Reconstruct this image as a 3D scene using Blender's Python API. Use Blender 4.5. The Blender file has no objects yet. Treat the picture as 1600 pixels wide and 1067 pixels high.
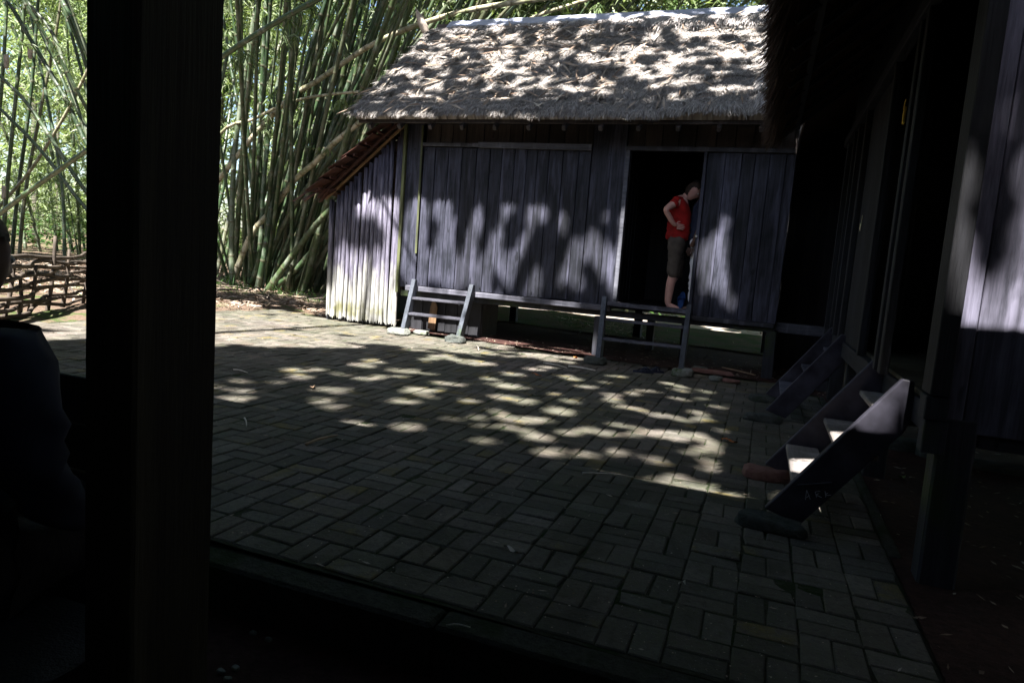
import bpy, bmesh, math, random
import numpy as np
from mathutils import Vector, Matrix
random.seed(7); rng = np.random.default_rng(11)
S = bpy.context.scene
COL = S.collection
H = 1.21                                    # eye height above the paving (m)
YAW, PITCH, ROLL, FPX = math.radians(19.837), math.radians(6.728), math.radians(4.376), 1071.93
EL = math.radians(55.0); TAN = math.tan(EL)

# ---------------------------------------------------------------- camera
_f = Vector((-math.sin(YAW)*math.cos(PITCH), math.cos(YAW)*math.cos(PITCH), -math.sin(PITCH)))
_r0 = Vector((math.cos(YAW), math.sin(YAW), 0)); _u0 = _r0.cross(_f)
_r = math.cos(ROLL)*_r0 + math.sin(ROLL)*_u0; _u = -math.sin(ROLL)*_r0 + math.cos(ROLL)*_u0
cd = bpy.data.cameras.new('camera'); cam = bpy.data.objects.new('camera', cd); COL.objects.link(cam)
cam.matrix_world = Matrix(((_r.x,_u.x,-_f.x,0),(_r.y,_u.y,-_f.y,0),(_r.z,_u.z,-_f.z,H),(0,0,0,1)))
cd.sensor_width = 36; cd.lens = FPX/1600*36; cd.clip_start = .05; cd.clip_end = 3000
S.camera = cam
# ---------------------------------------------------------------- world, sun, exposure
w = bpy.data.worlds.new('World'); S.world = w; w.use_nodes = True
wn = w.node_tree; wn.nodes.clear()
sky = wn.nodes.new('ShaderNodeTexSky'); sky.sky_type = 'NISHITA'; sky.sun_disc = False
sky.sun_elevation = EL; sky.sun_rotation = math.radians(180); sky.dust_density = 1.2; sky.ozone_density = 1.0
bg = wn.nodes.new('ShaderNodeBackground'); bg.inputs['Strength'].default_value = .05
wo = wn.nodes.new('ShaderNodeOutputWorld')
wn.links.new(sky.outputs[0], bg.inputs[0]); wn.links.new(bg.outputs[0], wo.inputs[0])
sd = bpy.data.lights.new('sun', 'SUN'); sd.energy = 5.0; sd.angle = math.radians(.55); sd.color = (1, .97, .945)
so = bpy.data.objects.new('sun', sd); COL.objects.link(so); so.location = (0, -20, 30)
so.rotation_euler = (math.pi/2 - EL, 0, 0)   # light travels towards +Y and down
S.view_settings.view_transform = 'Standard'; S.view_settings.look = 'None'
S.view_settings.exposure = 2.5; S.view_settings.gamma = 1
S.render.engine = 'CYCLES'

def gz(x): return max(0.0, -.016*(x+.5)) if x < -.5 else 0.0
def ray(px, py): return _f + _r*((px-800)/FPX) - _u*((py-533.5)/FPX)
def at(px, py, Y):
    d = ray(px, py); return Vector((0,0,H)) + d*(Y/d.y)
def atx(px, py, X):
    d = ray(px, py); return Vector((0,0,H)) + d*(X/d.x)
def grd(px, py, z=0.0):
    d = ray(px, py); p = Vector((0,0,H)) + d*((z-H)/d.z)
    for k in range(4):
        g = gz(p.x)+z; p = Vector((0,0,H)) + d*((g-H)/d.z)
    return p

# ---------------------------------------------------------------- materials
class NT:
    def __init__(s, name):
        s.m = bpy.data.materials.new(name); s.m.use_nodes = True; s.t = s.m.node_tree; s.t.nodes.clear()
        s.out = s.n('ShaderNodeOutputMaterial'); s.b = s.n('ShaderNodeBsdfPrincipled'); s.l(s.b.outputs[0], s.out.inputs[0])
    def n(s, k, **kw):
        o = s.t.nodes.new(k)
        for a, v in kw.items(): setattr(o, a, v)
        return o
    def l(s, a, b): s.t.links.new(a, b)
    def coords(s, stretch=(1,1,1), world=False, rnd=True):
        tc = s.n('ShaderNodeTexCoord'); geo = s.n('ShaderNodeNewGeometry')
        src = geo.outputs['Position'] if world else tc.outputs['Object']
        if rnd and not world:
            oi = s.n('ShaderNodeObjectInfo'); ad = s.n('ShaderNodeVectorMath', operation='ADD')
            ml = s.n('ShaderNodeMath', operation='MULTIPLY'); ml.inputs[1].default_value = 57.0
            s.l(oi.outputs['Random'], ml.inputs[0]); s.l(src, ad.inputs[0]); s.l(ml.outputs[0], ad.inputs[1]); src = ad.outputs[0]
        mp = s.n('ShaderNodeVectorMath', operation='MULTIPLY'); mp.inputs[1].default_value = stretch
        s.l(src, mp.inputs[0]); return mp.outputs[0]
    def noise(s, vec, scale, detail=4, rough=.6, dist=0):
        o = s.n('ShaderNodeTexNoise'); o.inputs['Scale'].default_value = scale; o.inputs['Detail'].default_value = detail
        o.inputs['Roughness'].default_value = rough; o.inputs['Distortion'].default_value = dist; s.l(vec, o.inputs['Vector']); return o.outputs[0]
    def ramp(s, fac, stops):
        o = s.n('ShaderNodeValToRGB'); e = o.color_ramp.elements
        while len(e) < len(stops): e.new(.5)
        for q, (p, c) in zip(e, stops): q.position = p; q.color = (*c, 1)
        s.l(fac, o.inputs[0]); return o.outputs[0]
    def mix(s, fac, a, b, mode='MIX'):
        o = s.n('ShaderNodeMix', data_type='RGBA', blend_type=mode)
        for sock, v in ((0, fac), (6, a), (7, b)):
            if isinstance(v, (int, float)): o.inputs[sock].default_value = v
            elif isinstance(v, tuple): o.inputs[sock].default_value = (*v, 1)
            else: s.l(v, o.inputs[sock])
        return o.outputs[2]
    def math(s, op, a, b=None, clamp=False):
        o = s.n('ShaderNodeMath', operation=op, use_clamp=clamp)
        for i, v in enumerate((a, b)):
            if v is None: continue
            if isinstance(v, (int, float)): o.inputs[i].default_value = v
            else: s.l(v, o.inputs[i])
        return o.outputs[0]
    def bump(s, h, strength=.4, dist=.01):
        o = s.n('ShaderNodeBump'); o.inputs['Strength'].default_value = strength; o.inputs['Distance'].default_value = dist
        s.l(h, o.inputs['Height']); s.l(o.outputs[0], s.b.inputs['Normal'])
    def fin(s, col, rough=.8, spec=.3):
        if isinstance(col, tuple): s.b.inputs['Base Color'].default_value = (*col, 1)
        else: s.l(col, s.b.inputs['Base Color'])
        if isinstance(rough, (int, float)): s.b.inputs['Roughness'].default_value = rough
        else: s.l(rough, s.b.inputs['Roughness'])
        s.b.inputs['Specular IOR Level'].default_value = spec
        return s.m

def wood(name, dark, light, moss=None, axis=2, rough=.62, lo=.35, hi=.75):
    t = NT(name); st = [14, 14, 14]; st[axis] = .9
    c = t.coords(tuple(st)); a = t.noise(c, 2.2, 6, .7, .4); c2 = t.coords((1.5, 1.5, 1.5)); b = t.noise(c2, 1.6, 3)
    st2 = [60, 60, 60]; st2[axis] = 2.0; g = t.noise(t.coords(tuple(st2)), 2, 3, .6)
    m = t.math('ADD', t.math('MULTIPLY', a, .65), t.math('MULTIPLY', b, .35))
    col = t.ramp(m, [(lo, dark), (hi, light)])
    col = t.mix(t.math('MULTIPLY', g, .55), col, tuple(x*.35 for x in dark), 'MIX')
    oi = t.n('ShaderNodeObjectInfo'); br = t.math('ADD', t.math('MULTIPLY', oi.outputs['Random'], .7), .62)
    col = t.mix(1.0, col, t.n_comb(br) if False else br, 'MULTIPLY')
    kn = t.noise(t.coords((5,5,2.2)), 2.4, 2, .5); col = t.mix(t.ramp(kn, [(.68, (0,0,0)), (.74, (.8,.8,.8))]), col, tuple(x*.5 for x in dark))
    wash = t.noise(t.coords((6,6,.7)), 1.3, 4, .6); col = t.mix(t.ramp(wash, [(.52, (0,0,0)), (.75, (.6,.6,.6))]), col, tuple(x*1.25 for x in light))
    if moss:
        k = t.ramp(t.noise(t.coords((1,1,1), True), 2.2, 5, .7), [(moss[1], (0,0,0)), (moss[1]+.15, (1,1,1))])
        col = t.mix(k, col, moss[0])
    t.bump(t.math('ADD', g, a), .7, .007)
    return t.fin(col, rough, .35)

M = {}
M['board'] = wood('weathered_board', (.006,.0075,.013), (.108,.108,.155), lo=.42, hi=.8)
M['gable_board'] = wood('sunlit_gable_board', (.035,.035,.05), (.34,.32,.42))  # lighter copy of the boards, part of the sunlit look is in the colour
M['board_brown'] = wood('brown_board', (.022,.018,.017), (.11,.085,.075))
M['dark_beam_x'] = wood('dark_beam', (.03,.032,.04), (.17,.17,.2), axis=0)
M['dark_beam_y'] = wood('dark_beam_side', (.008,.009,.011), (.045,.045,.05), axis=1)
M['dark_post'] = wood('mossy_dark_post', (.012,.013,.015), (.06,.06,.075), ((.03,.045,.012), .52))
M['yellow_board'] = wood('lichen_board', (.05,.055,.03), (.22,.24,.10))
M['near_post'] = wood('near_post', (.026,.022,.012), (.085,.075,.042))
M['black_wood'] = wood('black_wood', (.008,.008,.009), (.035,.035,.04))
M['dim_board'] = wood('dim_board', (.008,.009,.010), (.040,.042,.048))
M['stair_near'] = wood('stair_board', (.014,.014,.018), (.07,.066,.09), axis=0)
M['tread'] = wood('worn_tread', (.16,.14,.12), (.42,.38,.36), axis=1)
M['stair_far'] = wood('blue_grey_stair', (.025,.03,.04), (.11,.125,.155), ((.05,.08,.03), .6))
M['stair_step'] = wood('blue_grey_step', (.032,.034,.044), (.17,.165,.20), axis=0)
M['shingle'] = wood('red_shingle', (.03,.010,.006), (.13,.045,.024), axis=0)
M['tan_wood'] = wood('tan_wood', (.18,.10,.05), (.42,.26,.14))

def tube_mat():
    t = NT('bleached_half_round'); a = t.noise(t.coords((16,16,1.2)), 2, 5, .7); 
    geo = t.n('ShaderNodeNewGeometry'); sx = t.n('ShaderNodeSeparateXYZ'); t.l(geo.outputs['Position'], sx.inputs[0])
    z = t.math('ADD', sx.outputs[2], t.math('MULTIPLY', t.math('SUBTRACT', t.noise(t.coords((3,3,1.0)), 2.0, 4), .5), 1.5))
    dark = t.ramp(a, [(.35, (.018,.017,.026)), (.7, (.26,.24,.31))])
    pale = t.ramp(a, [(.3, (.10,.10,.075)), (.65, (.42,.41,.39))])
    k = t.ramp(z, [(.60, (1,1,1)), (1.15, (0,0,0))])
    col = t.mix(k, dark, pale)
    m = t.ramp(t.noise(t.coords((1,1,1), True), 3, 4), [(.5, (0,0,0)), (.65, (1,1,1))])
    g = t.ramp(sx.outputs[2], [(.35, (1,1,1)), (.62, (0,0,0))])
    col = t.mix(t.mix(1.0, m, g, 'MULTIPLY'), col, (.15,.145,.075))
    t.bump(a, .6, .01); return t.fin(col, .55, .4)
M['tube'] = tube_mat()

def paver_mat():
    t = NT('mossy_paver'); oi = t.n('ShaderNodeObjectInfo'); at_ = t.n('ShaderNodeAttribute', attribute_name='rnd')
    r = t.math('FRACT', t.math('ADD', oi.outputs['Random'], at_.outputs['Fac']))
    base = t.ramp(r, [(0, (.12,.102,.083)), (.25, (.165,.138,.12)), (.45, (.13,.115,.096)), (.62, (.195,.168,.145)), (.8, (.14,.127,.11)), (1, (.155,.12,.095))])
    sc = t.ramp(t.math('FRACT', t.math('MULTIPLY', r, 7.3)), [(0, (.6,.61,.62)), (.5, (.95,.95,.95)), (1, (1.2,1.18,1.15))]); base = t.mix(1.0, base, sc, 'MULTIPLY')
    P = t.coords((1,1,1), True)
    big = t.noise(P, .55, 4, .6, .6); fine = t.noise(P, 42, 5, .75); mid = t.noise(P, 5.5, 5, .7)
    mossf = t.ramp(t.math('ADD', t.math('MULTIPLY', big, .6), t.math('MULTIPLY', mid, .4)), [(.41, (0,0,0)), (.56, (1,1,1))])
    mossf = t.mix(1.0, mossf, t.ramp(fine, [(.35, (.25,.25,.25)), (.6, (1,1,1))]), 'MULTIPLY')
    col = t.mix(t.mix(1.0, mossf, (.75,.75,.75), 'MULTIPLY'), base, (.066,.078,.040))
    yel = t.math('GREATER_THAN', t.math('FRACT', t.math('MULTIPLY', r, 17.0)), .90)
    ym = t.mix(1.0, t.ramp(mid, [(.45, (0,0,0)), (.6, (1,1,1))]), t.math('MULTIPLY', yel, .55), 'MULTIPLY')
    col = t.mix(ym, col, (.20,.15,.04))
    col = t.mix(t.math('MULTIPLY', t.ramp(fine, [(.3, (1,1,1)), (.55, (0,0,0))]), .65), col, (.03,.03,.025))
    col = t.mix(t.ramp(t.noise(P, 130, 2), [(.68, (0,0,0)), (.75, (1,1,1))]), col, (.3,.29,.27))
    st = t.noise(P, 1.4, 6, .75, 1.0); col = t.mix(t.ramp(st, [(.50, (0,0,0)), (.66, (.75,.75,.75))]), col, (.05,.045,.032))
    t.bump(t.math('ADD', fine, t.math('MULTIPLY', mid, .8)), .9, .009); return t.fin(col, .85, .25)
M['paver'] = paver_mat()

def soil_mat(name, a, b, moss=None, thr=.5, sc=1.0):
    t = NT(name); P = t.coords((1,1,1), True); f = t.noise(P, 24*sc, 6, .75); g = t.noise(P, 2*sc, 5, .65)
    col = t.ramp(t.math('ADD', t.math('MULTIPLY', f, .6), t.math('MULTIPLY', g, .4)), [(.36, a), (.64, b)])
    if moss: col = t.mix(t.ramp(g, [(thr, (0,0,0)), (thr+.1, (1,1,1))]), col, moss)
    t.bump(f, 1.0, .03); return t.fin(col, .95, .15)
M['ground'] = soil_mat('forest_soil', (.07,.045,.03), (.22,.16,.115), (.06,.09,.025), .52)
M['joint'] = soil_mat('joint_moss', (.03,.034,.018), (.095,.09,.065), (.03,.05,.015), .5, 2)
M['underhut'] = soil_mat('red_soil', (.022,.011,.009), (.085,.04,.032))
M['mossy_ground'] = soil_mat('mossy_ground', (.045,.038,.022), (.10,.085,.05), (.03,.055,.012), .47)
M['kerb'] = soil_mat('kerb_concrete', (.03,.033,.027), (.085,.085,.07), (.025,.04,.016), .5, 1.5)
M['path'] = soil_mat('painted_sunlit_soil', (.26,.22,.17), (.46,.41,.34))  # pale soil colour standing in for sunlight on the ground strip
M['stone'] = soil_mat('river_stone', (.13,.14,.12), (.34,.34,.30), (.07,.10,.04), .55, 1.2)
M['dark_stone'] = soil_mat('dark_stone', (.05,.06,.055), (.12,.125,.11), (.045,.055,.035), .55, 1.2)
M['red_stone'] = soil_mat('red_sandstone', (.17,.085,.07), (.32,.18,.15), None, .5, .7)

def leaf_mat(name, cols, trans=.35, rough=.5):
    t = NT(name); a = t.n('ShaderNodeAttribute', attribute_name='rnd')
    n = len(cols); col = t.ramp(a.outputs['Fac'], [(i/(n-1), c) for i, c in enumerate(cols)])
    t.fin(col, rough, .4)
    if trans:
        tr = t.n('ShaderNodeBsdfTranslucent'); t.l(t.mix(1.0, col, (1.1,1.25,.6), 'MULTIPLY'), tr.inputs[0])
        ms = t.n('ShaderNodeMixShader'); ms.inputs[0].default_value = trans
        t.l(t.b.outputs[0], ms.inputs[1]); t.l(tr.outputs[0], ms.inputs[2]); t.l(ms.outputs[0], t.out.inputs[0])
    return t.m
M['leaf'] = leaf_mat('bamboo_leaf', [(.035,.075,.022), (.09,.15,.05), (.14,.20,.07), (.19,.23,.12), (.05,.09,.03)])
M['leaf_far'] = leaf_mat('sunlit_far_leaf', [(.10,.16,.06), (.18,.24,.10), (.26,.31,.16), (.34,.38,.24), (.14,.20,.08)], .4)  # paler leaf copy; sun and sky brightness put into the colour
M['leaf_dark'] = leaf_mat('canopy_leaf', [(.03,.07,.02), (.06,.11,.03), (.04,.09,.02)], .12)
M['litter'] = leaf_mat('dry_leaf_litter', [(.10,.055,.035), (.28,.19,.13), (.42,.34,.26), (.18,.11,.07), (.5,.44,.36)], 0, .8)
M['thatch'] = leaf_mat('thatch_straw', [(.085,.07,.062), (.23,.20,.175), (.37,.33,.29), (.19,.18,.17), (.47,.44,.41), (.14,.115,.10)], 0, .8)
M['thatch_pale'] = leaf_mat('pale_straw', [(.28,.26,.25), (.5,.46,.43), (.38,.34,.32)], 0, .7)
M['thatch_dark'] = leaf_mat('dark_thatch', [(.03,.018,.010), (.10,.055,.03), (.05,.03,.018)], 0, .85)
M['grass'] = leaf_mat('grass_blade', [(.03,.08,.015), (.07,.14,.03)], .2)

def culm_mat():
    t = NT('bamboo_culm_skin'); oi = t.n('ShaderNodeObjectInfo')
    base = t.ramp(oi.outputs['Random'], [(0, (.022,.045,.018)), (.3, (.04,.075,.03)), (.55, (.06,.085,.03)), (.75, (.04,.08,.045)), (.9, (.12,.11,.06)), (1, (.08,.11,.06))])
    c = t.coords((2.2,2.2,.9)); a = t.noise(c, 3.0, 5, .7); b = t.noise(t.coords((9,9,5)), 3, 4, .7)
    col = t.mix(t.ramp(a, [(.50, (0,0,0)), (.78, (1,1,1))]), base, (.25,.27,.22))
    col = t.mix(t.math('MULTIPLY', t.ramp(b, [(.52, (0,0,0)), (.7, (1,1,1))]), .5), col, (.03,.035,.02))
    nd = t.n('ShaderNodeAttribute', attribute_name='node'); col = t.mix(nd.outputs['Fac'], col, (.09,.08,.05))
    t.bump(b, .25, .01); return t.fin(col, .42, .5)
M['culm'] = culm_mat()
def pale_culm():
    t = NT('pale_bamboo_skin'); c = t.coords((2,2,2)); a = t.noise(c, 3, 5, .7)
    col = t.ramp(a, [(.35, (.16,.17,.08)), (.6, (.42,.38,.28))]); nd = t.n('ShaderNodeAttribute', attribute_name='node')
    col = t.mix(nd.outputs['Fac'], col, (.12,.09,.05)); return t.fin(col, .45, .4)
M['culm_pale'] = pale_culm()
def plain(name, c, rough=.8, var=.25, sc=6, spec=.3):
    t = NT(name); n = t.noise(t.coords((1,1,1)), sc, 4, .6)
    col = t.ramp(n, [(.3, tuple(x*(1-var) for x in c)), (.7, tuple(min(1, x*(1+var)) for x in c))]); t.bump(n, .2, .01); return t.fin(col, rough, spec)
M['skin'] = plain('skin', (.55,.30,.24), .5, .08, 12); M['skin2'] = plain('shaded_skin', (.10,.055,.04), .5, .08, 12)  # second skin is darkened so the seated figure reads as a silhouette
M['red'] = plain('red_cotton', (.30,.012,.010), .95, .5, 7); M['short'] = plain('brown_shorts', (.075,.06,.048), .9, .3, 14)
M['navy'] = plain('navy_cotton', (.02,.024,.045), .9); M['white'] = plain('white_trousers', (.72,.70,.70), .85, .06)
M['hair'] = plain('hair', (.03,.018,.012), .6, .4, 30); M['hairb'] = plain('black_hair', (.012,.011,.011), .5, .4, 30)
M['stair_near'] = plain('mottled_stair_board', (.036,.034,.046), .55, .75, 5)
M['blue'] = plain('blue_rubber', (.03,.09,.28), .6); M['dark_rubber'] = plain('dark_rubber', (.02,.024,.045), .6)
M['eye'] = plain('eye_white', (.7,.68,.65), .3, .05); M['lip'] = plain('lip', (.35,.14,.11), .5, .05)
M['cap'] = plain('ridge_metal', (.34,.36,.44), .55, .18, 3); M['chalk'] = plain('chalk', (.42,.42,.44), .9, .35, 60)
M['tag'] = plain('cream_tag', (.75,.68,.42), .6, .05); M['ytag'] = plain('yellow_tag', (.62,.42,.06), .6, .1); M['metal'] = plain('steel', (.6,.6,.58), .4)
M['barkm'] = plain('bark', (.11,.10,.075), .9, .6, 10); M['wall_dark'] = plain('interior', (.02,.018,.016), .95)
M['finial'] = plain('dry_sheath', (.40,.33,.27), .7, .3, 9)
M['ground_leaf'] = plain('dry_leaf', (.38,.26,.17), .8, .3, 20); M['ground_stick'] = plain('pale_stick', (.55,.50,.42), .8, .2, 20)
M['orange_leaf'] = plain('orange_leaf', (.5,.17,.05), .8, .2, 20); M['green_leaf'] = plain('green_leaf', (.28,.36,.12), .7, .2, 20)
M['branch'] = plain('fence_branch', (.07,.055,.042), .85, .6, 8)

# ---------------------------------------------------------------- object helpers
def tag(o, label=None, cat=None, group=None, kind=None):
    for k, v in (('label', label), ('category', cat), ('group', group), ('kind', kind)):
        if v: o[k] = v
    return o
def empty(name, loc, label=None, cat=None, group=None, rz=0):
    o = bpy.data.objects.new(name, None); COL.objects.link(o); o.location = loc; o.rotation_euler = (0,0,rz); o.empty_display_size = .1
    return tag(o, label, cat, group)
ORG = {}
def origin(p):
    v = Vector((0,0,0))
    while p: v += p.location; p = p.parent
    return v
def link(name, me, m, parent=None, kind=None, loc=(0,0,0)):
    """loc is in world space; ancestors here are never rotated"""
    o = bpy.data.objects.new(name, me); COL.objects.link(o)
    if m and not me.materials: me.materials.append(M[m] if isinstance(m, str) else m)
    o.location = Vector(loc) - origin(parent); o.parent = parent
    if kind: o['kind'] = kind
    return o
def pymesh(name, V, F, smooth=False, rnd=None):
    me = bpy.data.meshes.new(name); me.from_pydata([tuple(v) for v in V], [], [tuple(f) for f in F]); me.update()
    if rnd is not None: me.attributes.new('rnd', 'FLOAT', 'FACE').data.foreach_set('value', np.asarray(rnd, dtype=np.float32))
    if smooth: me.polygons.foreach_set('use_smooth', [True]*len(me.polygons))
    return me
def bulk(name, V, nper, rnd=None, quad=True):
    """V (n*nper,3) -> n polygons of nper verts each, fast"""
    V = np.asarray(V, dtype=np.float32).reshape(-1, 3); n = len(V)//nper
    me = bpy.data.meshes.new(name); me.vertices.add(len(V)); me.vertices.foreach_set('co', V.ravel())
    me.loops.add(len(V)); me.loops.foreach_set('vertex_index', np.arange(len(V), dtype=np.int32))
    me.polygons.add(n); me.polygons.foreach_set('loop_start', np.arange(0, len(V), nper, dtype=np.int32))
    me.update(calc_edges=True)
    if rnd is not None: me.attributes.new('rnd', 'FLOAT', 'FACE').data.foreach_set('value', np.asarray(rnd, dtype=np.float32))
    return me
def cbox(sx, sy, sz, b=.004, jit=0.0):
    """chamfered box, centred"""
    hx, hy, hz = sx/2, sy/2, sz/2; b = min(b, hx*.45, hy*.45, hz*.45); V = []; idx = {}
    for i in (-1,1):
        for j in (-1,1):
            for k in (-1,1):
                d = [random.uniform(-jit, jit) for _ in range(3)]
                for a, p in enumerate(((i*hx, j*(hy-b), k*(hz-b)), (i*(hx-b), j*hy, k*(hz-b)), (i*(hx-b), j*(hy-b), k*hz))):
                    idx[i,j,k,a] = len(V); V.append((p[0]+d[0], p[1]+d[1], p[2]+d[2]))
    F = []
    for s in (-1,1):
        F.append([idx[s,-1,-1,0], idx[s,1,-1,0], idx[s,1,1,0], idx[s,-1,1,0]])
        F.append([idx[-1,s,-1,1], idx[1,s,-1,1], idx[1,s,1,1], idx[-1,s,1,1]])
        F.append([idx[-1,-1,s,2], idx[1,-1,s,2], idx[1,1,s,2], idx[-1,1,s,2]])
    for a in (-1,1):
        for c in (-1,1):
            F.append([idx[a,c,-1,0], idx[a,c,-1,1], idx[a,c,1,1], idx[a,c,1,0]])
            F.append([idx[a,-1,c,0], idx[a,-1,c,2], idx[a,1,c,2], idx[a,1,c,0]])
            F.append([idx[-1,a,c,1], idx[-1,a,c,2], idx[1,a,c,2], idx[1,a,c,1]])
            for k in (-1,1): F.append([idx[a,c,k,0], idx[a,c,k,1], idx[a,c,k,2]])
    me = pymesh('piece', V, F); bm = bmesh.new(); bm.from_mesh(me); bmesh.ops.recalc_face_normals(bm, faces=bm.faces); bm.to_mesh(me); bm.free()
    return me
def box(name, x0, x1, y0, y1, z0, z1, m, parent=None, rot=(0,0,0), b=.004, jit=0.0, kind=None):
    me = cbox(x1-x0, y1-y0, z1-z0, b, jit)
    o = link(name, me, m, parent, kind, ((x0+x1)/2, (y0+y1)/2, (z0+z1)/2)); o.rotation_euler = rot; return o
def bar(name, p, q, wx, wy, m, parent=None, b=.004, side=None):
    """box beam between two world points; wx across, wy deep"""
    p, q = Vector(p), Vector(q); d = q-p; L = d.length; z = d.normalized()
    s = Vector(side) if side else (Vector((0,1,0)) if abs(z.y) < .9 else Vector((1,0,0)))
    x = s.cross(z).normalized() if not side else (s - z*s.dot(z)).normalized(); y = z.cross(x)
    me = cbox(wx, wy, L, b); o = link(name, me, m, parent, None, (p+q)/2)
    o.rotation_euler = Matrix((x, y, z)).transposed().to_euler(); return o
def prism(name, pts, d, m, parent=None, bev=.004):
    """extrude polygon pts (world) by vector d"""
    c = sum((Vector(p) for p in pts), Vector())/len(pts) + Vector(d)/2; n = len(pts)
    V = [Vector(p)-c for p in pts] + [Vector(p)+Vector(d)-c for p in pts]
    F = [list(range(n))[::-1], list(range(n, 2*n))] + [[i, (i+1)%n, n+(i+1)%n, n+i] for i in range(n)]
    me = pymesh(name, V, F); bm = bmesh.new(); bm.from_mesh(me); bmesh.ops.recalc_face_normals(bm, faces=bm.faces)
    if bev: bmesh.ops.bevel(bm, geom=list(bm.edges), offset=bev, segments=1, affect='EDGES')
    bm.to_mesh(me); bm.free(); return link(name, me, m, parent, None, c)
def tube(path, rad, sides=8, nodes=0, rough=0.0, phase=0):
    """swept tube; nodes = spacing of bamboo rings"""
    P = [Vector(p) for p in path]; V = []; F = []; A = []
    seg = [(P[i+1]-P[i]).length for i in range(len(P)-1)]; tot = sum(seg)
    def pt(s):
        s = max(0, min(tot, s)); i = 0
        while i < len(seg)-1 and s > seg[i]: s -= seg[i]; i += 1
        t = s/seg[i]
        p0 = P[max(i-1,0)]; p1 = P[i]; p2 = P[i+1]; p3 = P[min(i+2, len(P)-1)]
        return .5*((2*p1)+(p2-p0)*t+(2*p0-5*p1+4*p2-p3)*t*t+(3*p1-p0-3*p2+p3)*t**3)
    st = []
    if nodes:
        s = random.uniform(.05, nodes)
        st.append((0, 1, 0))
        while s < tot:
            st += [(s-.035, .97, 0), (s-.012, 1.0, .4), (s, 1.13, 1), (s+.014, 1.0, .5), (s+.05, .97, 0)]; s += nodes*random.uniform(.85, 1.1)
        st.append((tot, .96, 0))
    else:
        k = max(2, len(P)*2); st = [(tot*i/k, 1, 0) for i in range(k+1)]
    rr = rad if callable(rad) else (lambda u: rad)
    for (s, f, a) in st:
        c = pt(s); d = (pt(s+.02)-pt(s-.02)).normalized(); x = d.cross(Vector((.31,.9,.1))).normalized(); y = d.cross(x)
        for k in range(sides):
            q = 2*math.pi*k/sides; r = rr(s/tot)*f*(1+rough*random.uniform(-1,1)); V.append(c + x*math.cos(q)*r + y*math.sin(q)*r); A.append(a)
    n = len(st)
    for i in range(n-1):
        for k in range(sides): F.append((i*sides+k, i*sides+(k+1)%sides, (i+1)*sides+(k+1)%sides, (i+1)*sides+k))
    F.append(tuple(range(sides))[::-1]); F.append(tuple(range((n-1)*sides, n*sides)))
    return V, F, A
def tubeobj(name, path, rad, m, parent=None, sides=8, nodes=0, rough=0.0, smooth=True):
    c = Vector(path[0]); V, F, A = tube([Vector(p)-c for p in path], rad, sides, nodes, rough)
    me = pymesh(name, V, F, smooth); me.attributes.new('node', 'FLOAT', 'POINT').data.foreach_set('value', np.array(A, dtype=np.float32))
    return link(name, me, m, parent, None, c)
def blades(P, D, L, W, N=None, bend=.15):
    """elongated leaf quads: base P, unit dir D, length L, width W (arrays)"""
    n = len(P); R = rng.normal(size=(n,3)) if N is None else N
    X = np.cross(D, R); X /= np.linalg.norm(X, axis=1)[:,None]+1e-9; L = L[:,None]; W = W[:,None]
    a = P; b = P + D*L*.4 + X*W*.5; c = P + D*L + np.array([0,0,-1.])*L*bend; d = P + D*L*.4 - X*W*.5
    return np.stack([a, b, c, d], 1).reshape(-1, 3)
def unit(a): return a/np.linalg.norm(a, axis=1)[:,None]
def vnoise(x, y, seed=0):
    def h(i, j): 
        v = np.sin(i*127.1 + j*311.7 + seed*74.7)*43758.5453; return v - np.floor(v)
    xi, yi = np.floor(x), np.floor(y); fx, fy = x-xi, y-yi; fx = fx*fx*(3-2*fx); fy = fy*fy*(3-2*fy)
    return (h(xi,yi)*(1-fx)+h(xi+1,yi)*fx)*(1-fy) + (h(xi,yi+1)*(1-fx)+h(xi+1,yi+1)*fx)*fy
def fbm(x, y, seed=0): return .55*vnoise(x, y, seed) + .3*vnoise(2.1*x, 2.1*y, seed+1) + .15*vnoise(4.3*x, 4.3*y, seed+2)
def rock(name, c, sx, sy, sz, m, parent=None, seed=0, flat=.25, label=None, cat=None, group=None, rz=0):
    bm = bmesh.new(); bmesh.ops.create_icosphere(bm, subdivisions=3, radius=1); r = random.Random(seed)
    k = [Vector((r.uniform(-1,1), r.uniform(-1,1), r.uniform(-1,1))).normalized() for _ in range(9)]
    for v in bm.verts:
        n = v.co.normalized(); s = 1.0
        for q in k[:5]: s = min(s, .80/max(.25, n.dot(q)))
        s *= 1 + .04*math.sin(5*n.dot(k[6])*2+seed) + .03*math.sin(11*n.dot(k[7]))
        b = Vector([math.copysign(abs(q)**.62, q) for q in n]); b *= .86
        v.co = Vector((b.x*s*sx, b.y*s*sy, max(min(b.z, .66)*s*sz*1.25, -flat*sz)))
    me = bpy.data.meshes.new(name); bm.to_mesh(me); bm.free(); me.polygons.foreach_set('use_smooth', [True]*len(me.polygons))
    o = link(name, me, m, parent, None, Vector(c)+Vector((0,0,flat*sz*.8 if flat < .9 else 0))); o.rotation_euler = (0,0,rz); return tag(o, label, cat, group)

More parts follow.
